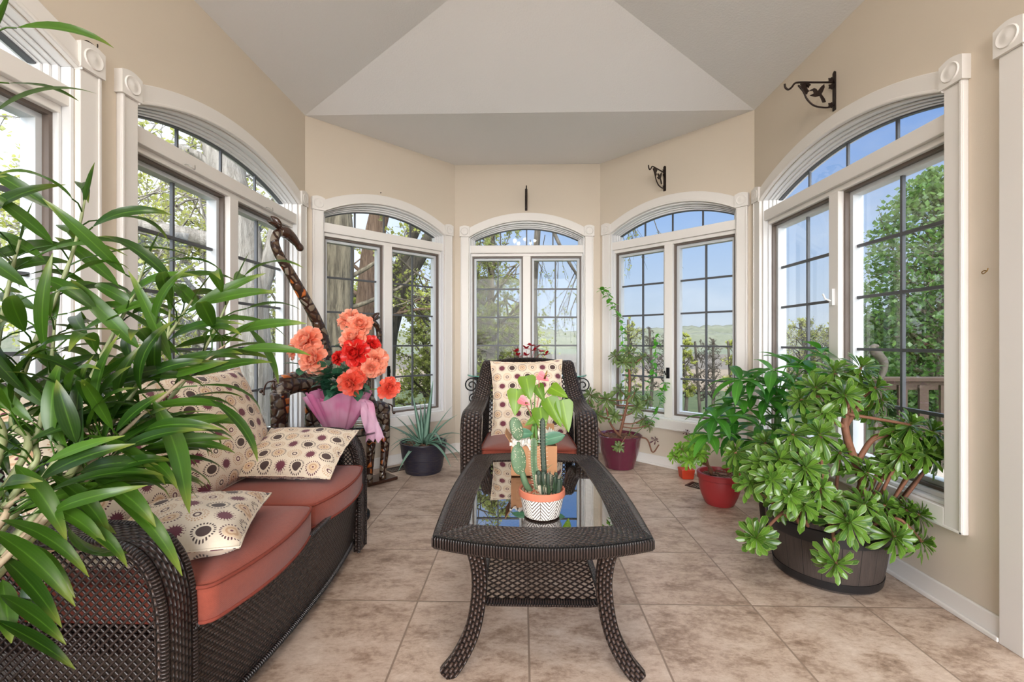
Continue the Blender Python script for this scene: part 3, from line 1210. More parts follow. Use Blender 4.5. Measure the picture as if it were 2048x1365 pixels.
def slab(mb, outline, z0, th, crown=0.03, rings=((0.96, 0.0), (1.0, 0.12), (1.0, 0.86), (0.985, 0.97))):
    n = len(outline)
    cx = sum(p[0] for p in outline) / n
    cy = sum(p[1] for p in outline) / n
    lay = [(s, z0 + th * k) for s, k in rings] + [(s, z0 + th + crown * k) for s, k in ((0.93, 0.15), (0.8, 0.55), (0.6, 0.85), (0.35, 0.97), (0.1, 1.0))]
    b = len(mb.v)
    for s, z in lay:
        for (x, y) in outline:
            mb.v.append(V((cx + (x - cx) * s, cy + (y - cy) * s, z)))
    for i in range(len(lay) - 1):
        for k in range(n):
            l = (k + 1) % n
            mb.face((b + i * n + k, b + i * n + l, b + (i + 1) * n + l, b + (i + 1) * n + k))
    mb.face([b + k for k in range(n)][::-1])
    mb.face([b + (len(lay) - 1) * n + k for k in range(n)])


def seat_cushion(name, outline, z0, th, label, group=None, crown=0.025):
    o = thing(name, label, 'cushion', (sum(p[0] for p in outline) / len(outline), sum(p[1] for p in outline) / len(outline), z0), group)
    mb = MB()
    slab(mb, outline, z0, th, crown)
    build('cover', mb, M['rust_fabric'], o, True)
    mb = MB()
    for zz in (z0 + th * 0.08, z0 + th * 0.96):
        mb.tube([V((x, y, zz)) for x, y in outline], 0.0052, 6, closed=True)
    build('piping', mb, M['rust_piping'], o, True)
    return o


def rounded(pts, r, n=5):
    """round the corners of a plan outline"""
    o = []
    m = len(pts)
    for i in range(m):
        a, b, c = V(pts[i - 1] + (0,)), V(pts[i] + (0,)), V(pts[(i + 1) % m] + (0,))
        p, q = b + (a - b).normalized() * min(r, (a - b).length * .49), b + (c - b).normalized() * min(r, (c - b).length * .49)
        for k in range(n + 1):
            t = k / n
            x = p * (1 - t) ** 2 + b * 2 * t * (1 - t) + q * t * t
            o.append((x.x, x.y))
    return o


def pillow(name, label, c, ax, ay, wd, ht, T, seed=0, group=None, lock=0.0, pipe=True, uv0=(0, 0)):
    """ax, ay: directions of width and height; the front faces ax x ay"""
    rr = random.Random(seed)
    ax = V(ax).normalized(); ay = V(ay); ay = (ay - ax * ay.dot(ax)).normalized()
    nz = ax.cross(ay)
    c = V(c)
    N = 18
    ph = [rr.uniform(0, 6) for _ in range(4)]
    mb = MB()
    def P(i, j, sd):
        x, y = -1 + 2 * i / N, -1 + 2 * j / N
        X = x * wd / 2 * (1 - 0.07 * (1 - y * y) * abs(x) ** 3)
        Yv = y * ht / 2 * (1 - 0.07 * (1 - x * x) * abs(y) ** 3)
        t = T / 2 * (max(0, (1 - x ** 2) * (1 - y ** 2)) ** 0.42) if abs(x) < 1 and abs(y) < 1 else 0
        wr = 0.006 * math.sin(x * 7 + ph[0] + y * 3) * math.sin(y * 5 + ph[1]) + 0.004 * math.sin(11 * x * y + ph[2])
        t += wr * (1 - x ** 4) * (1 - y ** 4)
        sag = -lock * T * (y * 0.5 - 0.5) * (1 - x * x)
        return c + ax * X + ay * Yv + nz * (sd * max(t, 0.003 if abs(x) < 1 and abs(y) < 1 else 0) + sag), (X + uv0[0], Yv + uv0[1])
    for sd in (1, -1):
        b = len(mb.v)
        uvs = []
        for j in range(N + 1):
            for i in range(N + 1):
                p, q = P(i, j, sd)
                mb.v.append(p); uvs.append(q)
        for j in range(N):
            for i in range(N):
                k = [j * (N + 1) + i, j * (N + 1) + i + 1, (j + 1) * (N + 1) + i + 1, (j + 1) * (N + 1) + i]
                if sd < 0:
                    k = k[::-1]
                mb.face([b + x for x in k], [uvs[x] for x in k])
    o = thing(name, label, 'cushion', c - V((0, 0, 0.1)), group)
    build('cover', mb, M['burst_fabric'], o, True)
    if pipe:
        mb = MB()
        rim = [P(i, 0, 1)[0] for i in range(N)] + [P(N, j, 1)[0] for j in range(N)] + [P(N - i, N, 1)[0] for i in range(N)] + [P(0, N - j, 1)[0] for j in range(N)]
        mb.tube(rim, 0.004, 6, closed=True)
        build('seam', mb, M['burst_fabric'], o, True)
    return o


# ------------------------------------------------------------------ loveseat
LY0, LY1 = 1.0, 2.30
sofa = thing('loveseat', 'dark brown wicker loveseat with rust seat cushions along the left windows', 'sofa', (-1.15, 1.65, 0))
ARM = [(-0.832, 0.0), (-0.830, 0.2), (-0.832, 0.39), (-0.840, 0.465), (-0.864, 0.53), (-0.908, 0.572), (-0.98, 0.588), (-1.12, 0.590), (-1.30, 0.586), (-1.50, 0.588)]


def arm_top(x):
    best = 0.6
    for (x0, z0), (x1, z1) in zip(ARM, ARM[1:]):
        if min(x0, x1) <= x <= max(x0, x1) and abs(x1 - x0) > 1e-6:
            best = z0 + (z1 - z0) * (x - x0) / (x1 - x0)
            if z0 > 0.39:
                return best
    return best


for yc, ys in ((LY0 + 0.045, LY0 + 0.012), (LY1 - 0.045, LY1 - 0.012)):
    path = spline([V((x, yc, z)) for x, z in ARM], 5)
    mb = MB()
    ups = []
    for i, p in enumerate(path):
        d = (path[min(i + 1, len(path) - 1)] - path[max(i - 1, 0)]).normalized()
        ups.append(V((0, 1, 0)).cross(d) * -1)
    mb.sweep(path, rect_sec(0.09, 0.032), ups)
    arm = build('arm', mb, M['wicker'], sofa)
    autosmooth(arm, 50)
    mb = MB()
    for q in (-0.045, 0.045):
        mb.tube([V((p.x, p.y + q, p.z)) + V(ups[i]) * -0.012 for i, p in enumerate(path)], 0.009, 8)
    autosmooth(build('wrapped_edge', mb, M['wicker_wrap'], arm))
    mb = MB()
    lattice(mb, lambda u, v, s, ys=ys: V((u, ys + s, v)), -1.50, -0.84, 0.07, 0.59, lambda u, v: v < arm_top(u) - 0.012 and u < -0.844, 0.022, 0.0029)
    mb.bar((-1.5, ys, 0.07), (-0.84, ys, 0.07), 0.02, 0.02)
    build('side_lattice', mb, M['cane'], sofa, True)
    mb = MB()
    mb.sweep([V((-1.53, yc, 0)), V((-1.52, yc, 0.35)), V((-1.52, yc, 0.62)), V((-1.54, yc, 0.89))], rect_sec(0.05, 0.05), [V((1, 0, 0))] * 4)
    build('back_leg', mb, M['wicker_fine'], sofa)


def apron_x(y, z):
    k = (y - 1.65) / 0.56
    return -0.82 + 0.045 * (1 - k * k) - 0.035 * (1 - z / 0.34)


mb = MB()
ny, nz_ = 28, 6
b = len(mb.v)
for j in range(nz_ + 1):
    z = 0.055 + 0.295 * j / nz_
    for i in range(ny + 1):
        y = 1.085 + 1.13 * i / ny
        mb.v.append(V((apron_x(y, z), y, z)))
for j in range(nz_ + 1):
    z = 0.055 + 0.295 * j / nz_
    for i in range(ny + 1):
        y = 1.085 + 1.13 * i / ny
        mb.v.append(V((apron_x(y, z) - 0.02, y, z)))
K = (ny + 1) * (nz_ + 1)
for j in range(nz_):
    for i in range(ny):
        k = [j * (ny + 1) + i, j * (ny + 1) + i + 1, (j + 1) * (ny + 1) + i + 1, (j + 1) * (ny + 1) + i]
        uv = [(1.13 * (q % (ny + 1)) / ny, 0.295 * (q // (ny + 1)) / nz_) for q in k]
        mb.face(k, uv)
        mb.face([q + K for q in k[::-1]], uv[::-1])
for i in range(ny):
    mb.face((i + K, i + 1 + K, i + 1, i))
build('front_apron', mb, M['wicker'], sofa, True)
mb = MB()
for zz in (0.35, 0.055):
    mb.tube([V((apron_x(1.085 + 1.13 * i / 20, zz), 1.085 + 1.13 * i / 20, zz)) for i in range(21)], 0.011, 8)
build('apron_rail', mb, M['wicker_wrap'], sofa, True)
mb = MB()
mb.box((-1.52, 1.05, 0.30), (-0.84, 2.25, 0.335))
build('seat_deck', mb, M['wicker'], sofa)
mb = MB()
top = [V((-1.54, 1.03 + 1.24 * i / 16, 0.895 + 0.035 * math.sin(PI * i / 16))) for i in range(17)]
mb.tube(top, 0.019, 10)
build('back_rail', mb, M['wicker_wrap'], sofa, True)
mb = MB()
lattice(mb, lambda u, v, s: V((-1.525 - (v - 0.35) * 0.03 + s, u, v)), 1.06, 2.24, 0.34, 0.925, lambda u, v: v < 0.895 + 0.035 * math.sin(PI * (u - 1.03) / 1.24), 0.026, 0.0036)
build('back_lattice', mb, M['cane'], sofa, True)

# seat cushions of the loveseat
def bowed(y0, y1, bulge, xf, xb):
    yc, hw = (y0 + y1) / 2, (y1 - y0) / 2
    fr = [(xf + bulge * (1 - ((y - yc) / hw) ** 2), y) for y in [y0 + (y1 - y0) * i / 10 for i in range(11)]]
    return rounded([(xb, y0)] + fr + [(xb, y1)], 0.03, 3)


seat_cushion('seat_cushion', bowed(1.655, 2.205, 0.05, -0.80, -1.46), 0.342, 0.095, 'rust seat cushion at the far end of the loveseat, nearest the roses', 'loveseat seat cushions')
seat_cushion('seat_cushion', bowed(1.095, 1.645, 0.045, -0.785, -1.46), 0.345, 0.10, 'rust seat cushion at the near end of the loveseat, next to the bamboo plant', 'loveseat seat cushions')

pillow('back_cushion', 'burst patterned back cushion leaning at the far end of the loveseat', (-1.305, 1.90, 0.685), (0, 1, 0.0), (-0.20, 0.03, 0.5), 0.54, 0.52, 0.17, 3, 'burst patterned back cushions')
pillow('back_cushion', 'burst patterned back cushion half hidden behind the bamboo leaves', (-1.29, 1.36, 0.675), (0.06, 1, 0), (-0.21, 0.0, 0.5), 0.52, 0.52, 0.18, 4, 'burst patterned back cushions', uv0=(.13, .2))
pillow('throw_pillow', 'burst patterned throw pillow slumped against the far arm of the loveseat', (-1.02, 2.0, 0.555), (1, 0.02, -0.02), (0.03, 0.9, 0.36), 0.43, 0.36, 0.12, 5, 'burst patterned throw pillows', uv0=(.31, .05))
pillow('throw_pillow', 'burst patterned throw pillow lying flat behind the near arm of the loveseat', (-0.99, 1.30, 0.512), (1, 0.32, 0.02), (-0.3, 1, 0.08), 0.36, 0.36, 0.13, 6, 'burst patterned throw pillows', uv0=(.02, .41))

# ------------------------------------------------------------------ armchair
CX = 0.038
chair = thing('armchair', 'dark brown wicker armchair with patterned back cushion facing the coffee table', 'chair', (CX, 2.88, 0))
SIDE = [(2.575, 0.0, .335), (2.565, 0.25, .335), (2.555, 0.50, .335), (2.575, 0.585, .335), (2.64, 0.628, .335), (2.78, 0.64, .33), (2.92, 0.665, .32), (3.03, 0.745, .303), (3.10, 0.83, .288), (3.145, 0.895, .28), (3.175, 0.905, .278)]
for sg in (-1, 1):
    path = spline([V((CX + sg * x, y, z)) for y, z, x in SIDE], 5)
    ups = []
    for i, p in enumerate(path):
        d = (path[min(i + 1, len(path) - 1)] - path[max(i - 1, 0)]).normalized()
        ups.append(V((1, 0, 0)).cross(d))
    mb = MB()
    mb.sweep(path, lambda t: rect_sec(0.105 - 0.045 * max(0, t - 0.45) / 0.55, 0.036), ups)
    arm = autosmooth(build('arm', mb, M['wicker'], chair), 50)
    mb = MB()
    for q in (-1, 1):
        mb.tube([p + V((q * (0.052 - 0.022 * max(0, i / len(path) - 0.45) / 0.55), 0, 0)) for i, p in enumerate(path)], 0.010, 8)
    autosmooth(build('wrapped_edge', mb, M['wicker_wrap'], arm))
    mb = MB()
    x = CX + sg * 0.335
    out = [(2.575, 0.10), (2.57, 0.5), (2.60, 0.60), (2.8, 0.63), (2.95, 0.68), (3.08, 0.72), (3.12, 0.10)]
    mb.poly(out, lambda s, o, z: V((x + o, s, z)), -0.012, 0.012)
    build('side_panel', mb, M['wicker'], chair)
    mb = MB()
    mb.sweep([V((CX + sg * 0.31, 3.16, 0)), V((CX + sg * 0.30, 3.14, 0.4)), V((CX + sg * 0.285, 3.17, 0.88))], rect_sec(0.045, 0.04), [V((0, 1, 0))] * 3)
    build('back_leg', mb, M['wicker_fine'], chair)
mb = MB()
mb.tube([V((CX - 0.29 + 0.58 * i / 12, 3.175, 0.895 + 0.03 * math.sin(PI * i / 12))) for i in range(13)], 0.018, 10)
build('back_rail', mb, M['wicker_wrap'], chair, True)
mb = MB()
lattice(mb, lambda u, v, s: V((CX + u, 3.13 + (v - 0.35) * 0.07 + s, v)), -0.28, 0.28, 0.36, 0.91, lambda u, v: True, 0.03, 0.0038)
for q in (-0.17, 0.17):
    mb.bar((CX + q, 3.12, 0.34), (CX + q, 3.165, 0.90), 0.03, 0.012, (0, 1, 0))
build('back_lattice', mb, M['cane'], chair, True)
mb = MB()
mb.box((CX - 0.325, 2.60, 0.315), (CX + 0.325, 3.13, 0.345))
build('seat_deck', mb, M['wicker'], chair)
mb = MB()
for zz in (0.325, 0.22, 0.12):
    mb.bar((CX - 0.32, 2.575, zz), (CX + 0.32, 2.575, zz), 0.03, 0.035)
for q in range(-3, 4):
    mb.bar((CX + q * 0.085, 2.575, 0.12), (CX + q * 0.085, 2.575, 0.32), 0.028, 0.02)
build('front_rails', mb, M['dark_wood'], chair)
seat_cushion('seat_cushion', rounded([(CX - 0.285, 2.575), (CX + 0.285, 2.575), (CX + 0.27, 3.06), (CX - 0.27, 3.06)], 0.04, 4), 0.346, 0.085, 'rust seat cushion on the wicker armchair', None, 0.02)
pillow('back_cushion', 'burst patterned back cushion on the wicker armchair', (CX - 0.005, 2.985, 0.685), (1, 0.02, 0.025), (-0.02, 0.13, 0.5), 0.49, 0.50, 0.15, 8, 'burst patterned back cushions', uv0=(.2, .33))

# ------------------------------------------------------------------ coffee table
TX = 0.062
tbl = thing('coffee_table', 'dark wicker coffee table with smoked glass top and lattice shelf', 'table', (TX, 1.86, 0))
NS = 14


def table_outline(xf, yf, bf, xb, yb, bb, bs):
    o = []
    for i in range(NS):
        t = i / NS
        o.append((TX - xf + 2 * xf * t, yf - bf * (1 - (2 * t - 1) ** 2)))
    for i in range(NS):
        t = i / NS
        o.append((TX + xf + (xb - xf) * t + bs * math.sin(PI * t), yf + (yb - yf) * t))
    for i in range(NS):
        t = i / NS
        o.append((TX + xb - 2 * xb * t, yb + bb * (1 - (2 * t - 1) ** 2)))
    for i in range(NS):
        t = i / NS
        o.append((TX - xb - (xf - xb) * t - bs * math.sin(PI * t), yb + (yf - yb) * t))
    return o


OUT = table_outline(0.335, 1.385, 0.07, 0.315, 2.36, 0.06, 0.02)
INN = table_outline(0.24, 1.475, 0.018, 0.215, 2.265, 0.015, 0.018)
mb = MB()
n = len(OUT)
zt, zl = 0.45, 0.412
b = len(mb.v)
for (x, y), z in [(p, zt) for p in OUT] + [(p, zt) for p in INN] + [(p, zl) for p in OUT] + [(p, zl) for p in INN]:
    mb.v.append(V((x, y, z)))
Lo = 0
for k in range(n):
    l = (k + 1) % n
    seg = math.hypot(OUT[l][0] - OUT[k][0], OUT[l][1] - OUT[k][1])
    w0 = math.hypot(OUT[k][0] - INN[k][0], OUT[k][1] - INN[k][1])
    w1 = math.hypot(OUT[l][0] - INN[l][0], OUT[l][1] - INN[l][1])
    mb.face((b + k, b + l, b + n + l, b + n + k), [(Lo, 0), (Lo + seg, 0), (Lo + seg, w1), (Lo, w0)])
    mb.face((b + 2 * n + k, b + 3 * n + k, b + 3 * n + l, b + 2 * n + l), [(Lo, 0), (Lo, w0), (Lo + seg, w1), (Lo + seg, 0)])
    mb.face((b + n + k, b + n + l, b + 3 * n + l, b + 3 * n + k), [(Lo, 0), (Lo + seg, 0), (Lo + seg, 0.04), (Lo, 0.04)])
    Lo += seg
build('top_frame', mb, M['wicker'], tbl)
mb = MB()
mb.sweep([V((x, y, 0.431)) for x, y in OUT], [(-0.012, -0.019), (0.004, -0.021), (0.012, -0.012), (0.012, 0.012), (0.004, 0.021), (-0.012, 0.019)], [V((0, 0, 1))] * n, closed=True)
build('wrapped_edge', mb, M['wicker_wrap'], tbl, True)
mb = MB()
mb.poly([(x, y) for x, y in [(TX + (p[0] - TX) * 1.03, 1.87 + (p[1] - 1.87) * 1.012) for p in INN]], lambda s, o, z: V((s, z, o)), 0.4385, 0.4455)
build('glass_top', mb, M['table_glass'], tbl)
for sx in (-1, 1):
    for yy, yd in ((1.425, -1), (2.30, 1)):
        pts = spline([V((TX + sx * x, yy + yd * dy, z)) for x, dy, z in ((0.222, 0.0, 0.412), (0.205, -0.02, 0.33), (0.203, -0.025, 0.24), (0.222, -0.015, 0.13), (0.262, 0.005, 0.05), (0.305, 0.02, 0.0))], 5)
        mb = MB()
        mb.sweep(pts, rect_sec(0.05, 0.042), [V((0, 1, 0))] * len(pts))
        autosmooth(build('leg', mb, M['wicker'], tbl), 50)
shelf = rounded([(TX - 0.205, 1.47), (TX + 0.205, 1.47), (TX + 0.195, 2.26), (TX - 0.195, 2.26)], 0.05, 4)
mb = MB()
mb.tube([V((x, y, 0.195)) for x, y in shelf], 0.0125, 8, closed=True)
sh = build('shelf_rim', mb, M['wicker_wrap'], tbl, True)
mb = MB()
lattice(mb, lambda u, v, s: V((TX + u, v, 0.195 + s)), -0.195, 0.195, 1.475, 2.255, lambda u, v: True, 0.034, 0.0031)
build('shelf_lattice', mb, M['cane'], tbl, True)

# ------------------------------------------------------------------ console table behind the armchair
con = thing('console_table', 'glass topped console table with black scroll legs under the back window', 'table', (0.04, 3.95, 0))
mb = MB()
pts = [(0.04 + 0.545 * math.cos(a), 4.14 - 0.37 * abs(math.sin(a)) ** 0.8) for a in [PI * i / 30 for i in range(31)]]
mb.poly(pts, lambda s, o, z: V((s, z, o)), 0.742, 0.752)
build('glass_top', mb, M['clear_glass'], con)
mb = MB()
mb.tube([V((x, y, 0.747)) for x, y in pts], 0.0052, 6)
build('glass_edge', mb, M['glass_edge'], con, True)


def spiral(c, r0, r1, a0, a1, fn, n=26):
    return [fn(c[0] + (r0 + (r1 - r0) * i / n) * math.cos(a0 + (a1 - a0) * i / n), c[1] + (r0 + (r1 - r0) * i / n) * math.sin(a0 + (a1 - a0) * i / n)) for i in range(n + 1)]


for sg in (-1, 1):
    fn = lambda s, z, sg=sg: V((0.04 + sg * s, 3.88, z))
    mb = MB()
    mb.tube(spiral((0.485, 0.672), 0.014, 0.062, -0.5 * PI, 2.55 * PI, fn) + spline([fn(0.46, 0.728), fn(0.40, 0.69), fn(0.36, 0.60), fn(0.345, 0.45)], 6), 0.0062, 6)
    mb.tube(spiral((0.465, 0.555), 0.012, 0.045, -0.5 * PI, 2.55 * PI, fn) + spline([fn(0.44, 0.597), fn(0.39, 0.55), fn(0.365, 0.45), fn(0.37, 0.25), fn(0.45, 0.03)], 6), 0.0062, 6)
    mb.tube(spline([fn(0.345, 0.45), fn(0.36, 0.2), fn(0.45, 0.03), fn(0.50, 0.008)], 6), 0.0075, 6)
    mb.tube([V((0.04 + sg * 0.46, 3.88, 0.735)), V((0.04 + sg * 0.46, 4.11, 0.735))], 0.006, 6)
    mb.tube([V((0.04 + sg * 0.46, 4.11, 0.735)), V((0.04 + sg * 0.46, 4.11, 0.004))], 0.0075, 6)
    build('scroll_leg', mb, M['black_metal'], con, True)
mb = MB()
mb.tube([V((-0.42, 4.11, 0.735)), V((0.50, 4.11, 0.735))], 0.006, 6)
mb.tube([V((-0.42, 3.88, 0.735)), V((0.50, 3.88, 0.735))], 0.006, 6)
build('top_rail', mb, M['black_metal'], con, True)

# ------------------------------------------------------------------ round side table with the bouquet
SX, SY, SZ = -1.085, 2.625, 0.535
st = thing('side_table', 'small round glass side table past the far arm of the loveseat', 'table', (SX, SY, 0))
mb = MB()
mb.lathe([(0.0, SZ - 0.008), (0.255, SZ - 0.008), (0.258, SZ - 0.004), (0.255, SZ), (0.0, SZ)], 40, (SX, SY, 0))
build('glass_top', mb, M['clear_glass'], st, False)
mb = MB()
mb.lathe([(0.17, 0.0), (0.17, 0.02), (0.03, 0.035), (0.022, 0.06), (0.022, SZ - 0.03), (0.09, SZ - 0.012), (0.09, SZ - 0.008)], 28, (SX, SY, 0), True, True)
build('pedestal', mb, M['black_metal'], st, True)


# ================================================================== PLANTS AND POTS
def pot_prof(rt, rb, h, belly=0.0, rim=0.012, rimh=0.03):
    p = [(rb * 0.92, 0.0), (rb, 0.006)]
    for i in range(1, 9):
        t = i / 9
        p.append((rb + (rt - rim - rb) * t + belly * math.sin(PI * t), 0.006 + (h - rimh) * t))
    p += [(rt - rim, h - rimh), (rt, h - rimh + 0.005), (rt + 0.002, h - 0.006), (rt - 0.003, h), (rt - 0.016, h), (rt - 0.022, h - 0.03)]
    return p


def potted(name, label, cat, c, rt, rb, h, mat, belly=0.0, rim=0.012, rimh=0.03, group=None, chips=True):
    root = thing(name, label, cat, c, group)
    mb = MB()
    mb.lathe(pot_prof(rt, rb, h, belly, rim, rimh), 40, c, True)
    autosmooth(build('pot', mb, M[mat], root), 40)
    mb = MB()
    mb.lathe([(rt - 0.02, h - 0.03), (rt * 0.5, h - 0.022), (0.001, h - 0.018)], 28, c)
    if chips:
        for i in range(70):
            a, q = rnd.uniform(0, 2 * PI), math.sqrt(rnd.random()) * (rt - 0.035)
            p = V(c) + V((q * math.cos(a), q * math.sin(a), h - 0.018 + rnd.uniform(-0.002, 0.006)))
            d = V((rnd.uniform(-1, 1), rnd.uniform(-1, 1), rnd.uniform(-0.3, 0.3))).normalized()
            mb.bar(p - d * 0.012, p + d * 0.012, rnd.uniform(0.006, 0.012), 0.004)
    build('soil', mb, M['bark_chip' if chips else 'soil'], root)
    return root


def rosette_mesh(mb, c, axis, R, n=34, wd=0.30, open_=1.0, rr=None, n_seg=5, flat=0.0):
    rr = rr or rnd
    n_seg = 7
    n = int(n * 1.05)
    axis = V(axis).normalized()
    s, u = perp(axis)
    for i in range(n):
        t = i / (n - 1)
        a = i * 2.39996 + rr.uniform(-0.15, 0.15)
        rad = s * math.cos(a) + u * math.sin(a)
        el = (1 - t) * 1.25 - 0.62 * t * open_ + rr.uniform(-0.2, 0.2) - flat
        d = rad * math.cos(el) + axis * math.sin(el)
        L = R * (0.42 + 0.66 * t) * rr.uniform(0.82, 1.15)
        mb.leaf(V(c) - axis * (0.10 * R * t), d, L, R * wd * (0.50 + 0.32 * t) * rr.uniform(0.85, 1.15), 'spoon', 0.25 + 0.55 * t * open_, 0.22, n_seg, axis)


def stem(mb, pts, r0, r1, seg=7, n=6):
    p = spline(pts, n)
    mb.tube(p, lerp_list([r0, r1], len(p)), seg)
    return p


# ------------------------------------------------------------------ big aeonium in the half barrel
BC = V((1.392, 2.08, 0))
barrel = thing('planter', 'big green succulent in a dark half barrel by the right window', 'plant', BC)
BR_, BH = 0.240, 0.285
mb = MB()
mb.lathe([(0.195, 0.0), (0.202, 0.004), (0.219, 0.10), (0.232, 0.2), (BR_, BH), (BR_ - 0.014, BH), (BR_ - 0.02, BH - 0.05)], 48, BC, True)
tub = autosmooth(build('tub', mb, M['barrel_wood'], barrel), 40)
mb = MB()
mb.lathe([(0.2335, 0.205), (0.2385, 0.205), (0.2435, 0.262), (0.2385, 0.266)], 48, BC)
mb.lathe([(0.2025, 0.012), (0.2075, 0.012), (0.2135, 0.045), (0.2085, 0.045)], 48, BC)
autosmooth(build('band', mb, M['barrel_band'], tub), 40)
mb = MB()
mb.lathe([(BR_ - 0.018, BH - 0.045), (0.1, BH - 0.03), (0.001, BH - 0.028)], 30, BC)
build('soil', mb, M['soil'], barrel)
AE = [  # u, v, depth, radius, axis (side, towards camera, up)
    (1668, 742, 2.00, .13, (-.1, -.35, .93)), (1722, 735, 2.02, .13, (.2, -.3, .9)), (1752, 775, 1.96, .12, (.5, -.4, .7)), (1630, 775, 1.98, .12, (-.55, -.4, .7)),
    (1690, 790, 1.88, .12, (0, -.8, .55)), (1740, 815, 2.05, .11, (.5, -.3, .5)), (1655, 822, 1.92, .10, (-.2, -.75, .35)), (1712, 760, 2.12, .12, (.1, .2, .95)),
    (1822, 850, 1.88, .13, (.2, -.4, .88)), (1865, 862, 1.86, .12, (.35, -.3, .85)), (1785, 862, 1.92, .11, (-.3, -.4, .82)), (1850, 905, 1.84, .13, (.15, -.85, .4)), (1805, 905, 1.86, .11, (-.25, -.7, .5)), (1872, 915, 1.90, .10, (.5, -.3, .4)),
    (1640, 868, 1.86, .12, (-.1, -.5, .82)), (1585, 868, 1.88, .11, (-.4, -.4, .8)), (1560, 918, 1.86, .13, (-.2, -.7, .65)), (1612, 935, 1.80, .13, (0, -.85, .5)), (1520, 925, 1.90, .12, (-.5, -.5, .65)), (1500, 965, 1.92, .11, (-.7, -.6, .3)),
    (1580, 990, 1.80, .12, (-.1, -.95, .2)), (1640, 975, 1.78, .11, (.2, -.9, .3)), (1680, 905, 1.98, .11, (.1, -.5, .8)), (1735, 945, 1.90, .10, (.4, -.6, .6)),
    (1512, 1078, 1.84, .115, (-.55, -.75, .1)), (1700, 1045, 1.72, .125, (.1, -.9, .3)), (1672, 1128, 1.68, .105, (-.1, -.95, -.1)), (1790, 1075, 1.74, .125, (.3, -.9, .2)), (1845, 1085, 1.76, .105, (.6, -.75, .1)), (1770, 1010, 1.86, .11, (.4, -.6, .6)), (1815, 1020, 1.84, .10, (.5, -.5, .6)),
    (1470, 905, 1.98, .10, (-.8, -.3, .5)), (1545, 960, 1.82, .115, (-.3, -.9, .3)), (1610, 1010, 1.80, .11, (0, -.9, .4)), (1660, 1000, 1.84, .11, (.1, -.7, .7)), (1730, 1010, 1.80, .11, (.3, -.8, .5)), (1765, 800, 2.04, .10, (.7, -.3, .5)), (1600, 800, 2.0, .10, (-.7, -.3, .5)), (1840, 1030, 1.82, .10, (.6, -.6, .5)), (1890, 890, 1.86, .10, (.6, -.4, .6)), (1780, 930, 1.9, .10, (-.2, -.8, .4)),
    (1530, 885, 2.05, .11, (-.3, -.2, .9)), (1600, 900, 2.05, .12, (0, .1, .95)), (1560, 1000, 1.98, .11, (-.4, -.6, .4)),
]
trunks = MB()
hubs = [BC + V((0.02, 0.0, BH - 0.05)), at(1712, 930, 1.97), at(1690, 855, 1.96)]
p = stem(trunks, [hubs[0], at(1722, 980, 1.97), hubs[1], hubs[2], at(1700, 800, 1.98)], 0.020, 0.013, 9)
stem(trunks, [hubs[1], at(1745, 880, 1.95), at(1790, 868, 1.92), at(1820, 860, 1.9)], 0.012, 0.009)
stem(trunks, [hubs[2], at(1650, 830, 1.96), at(1635, 790, 1.97)], 0.011, 0.008)
stem(trunks, [hubs[2], at(1720, 810, 1.98), at(1745, 785, 1.97)], 0.011, 0.008)
for (u_, v_, d_, R_, ax) in AE:
    e = at(u_, v_, d_)
    if v_ > 855:
        base = BC + V((max(-0.18, min(0.18, (e.x - BC.x) * 0.5)), max(-0.18, min(0.16, (e.y - BC.y) * 0.55)), BH - 0.04))
        mid = (base + e) / 2 + V((0, 0, 0.05 if e.z < 0.3 else 0.0))
        if e.z < BH + 0.05:
            od = V((e.x - BC.x, e.y - BC.y, 0)).normalized()
            mid = BC + od * (BR_ + 0.02) + V((0, 0, BH + 0.045))
        stem(trunks, [base, mid, e], 0.008, 0.006, 6, 5)
    else:
        stem(trunks, [hubs[2] + V((0, 0, .06)), (hubs[2] + e) / 2 + V((0, 0, .03)), e], 0.008, 0.006, 6, 5)
build('stem', trunks, M['aeonium_stem'], barrel, True)
for i, (u_, v_, d_, R_, ax) in enumerate(AE):
    mb = MB()
    rosette_mesh(mb, at(u_, v_, d_), ax, R_ * 1.0, 38, 0.30, 1.25)
    build('leaf_rosette', mb, M['aeonium_leaf'], barrel, True)

# ------------------------------------------------------------------ money tree behind it
MC = V((1.47, 2.60, 0))
money = potted('money_tree', 'bright green money tree with fingered leaves in the right corner', 'plant', MC, 0.115, 0.085, 0.2, 'barrel_band')
mb = MB()
ML = [(1432, 838), (1478, 800), (1505, 762), (1545, 742), (1580, 728), (1640, 700), (1532, 800), (1470, 870), (1520, 850), (1575, 840), (1550, 885), (1610, 770), (1490, 905), (1600, 820), (1455, 772 + 40), (1560, 800), (1630, 745), (1515, 885), (1585, 770), (1660, 725), (1420, 870), (1462, 838), (1500, 820), (1545, 775), (1610, 735), (1535, 915), (1480, 760), (1575, 870)]
tops = []
for (x0, y0) in ((0, 0), (0.02, -0.015), (-0.02, 0.012)):
    tops.append(stem(mb, [MC + V((x0, y0, 0.18)), MC + V((x0 * 1.5, y0, 0.38)), MC + V((-x0, y0, 0.58)), MC + V((x0 * 2, y0, 0.75))], 0.014, 0.008)[-1])
lv = MB()
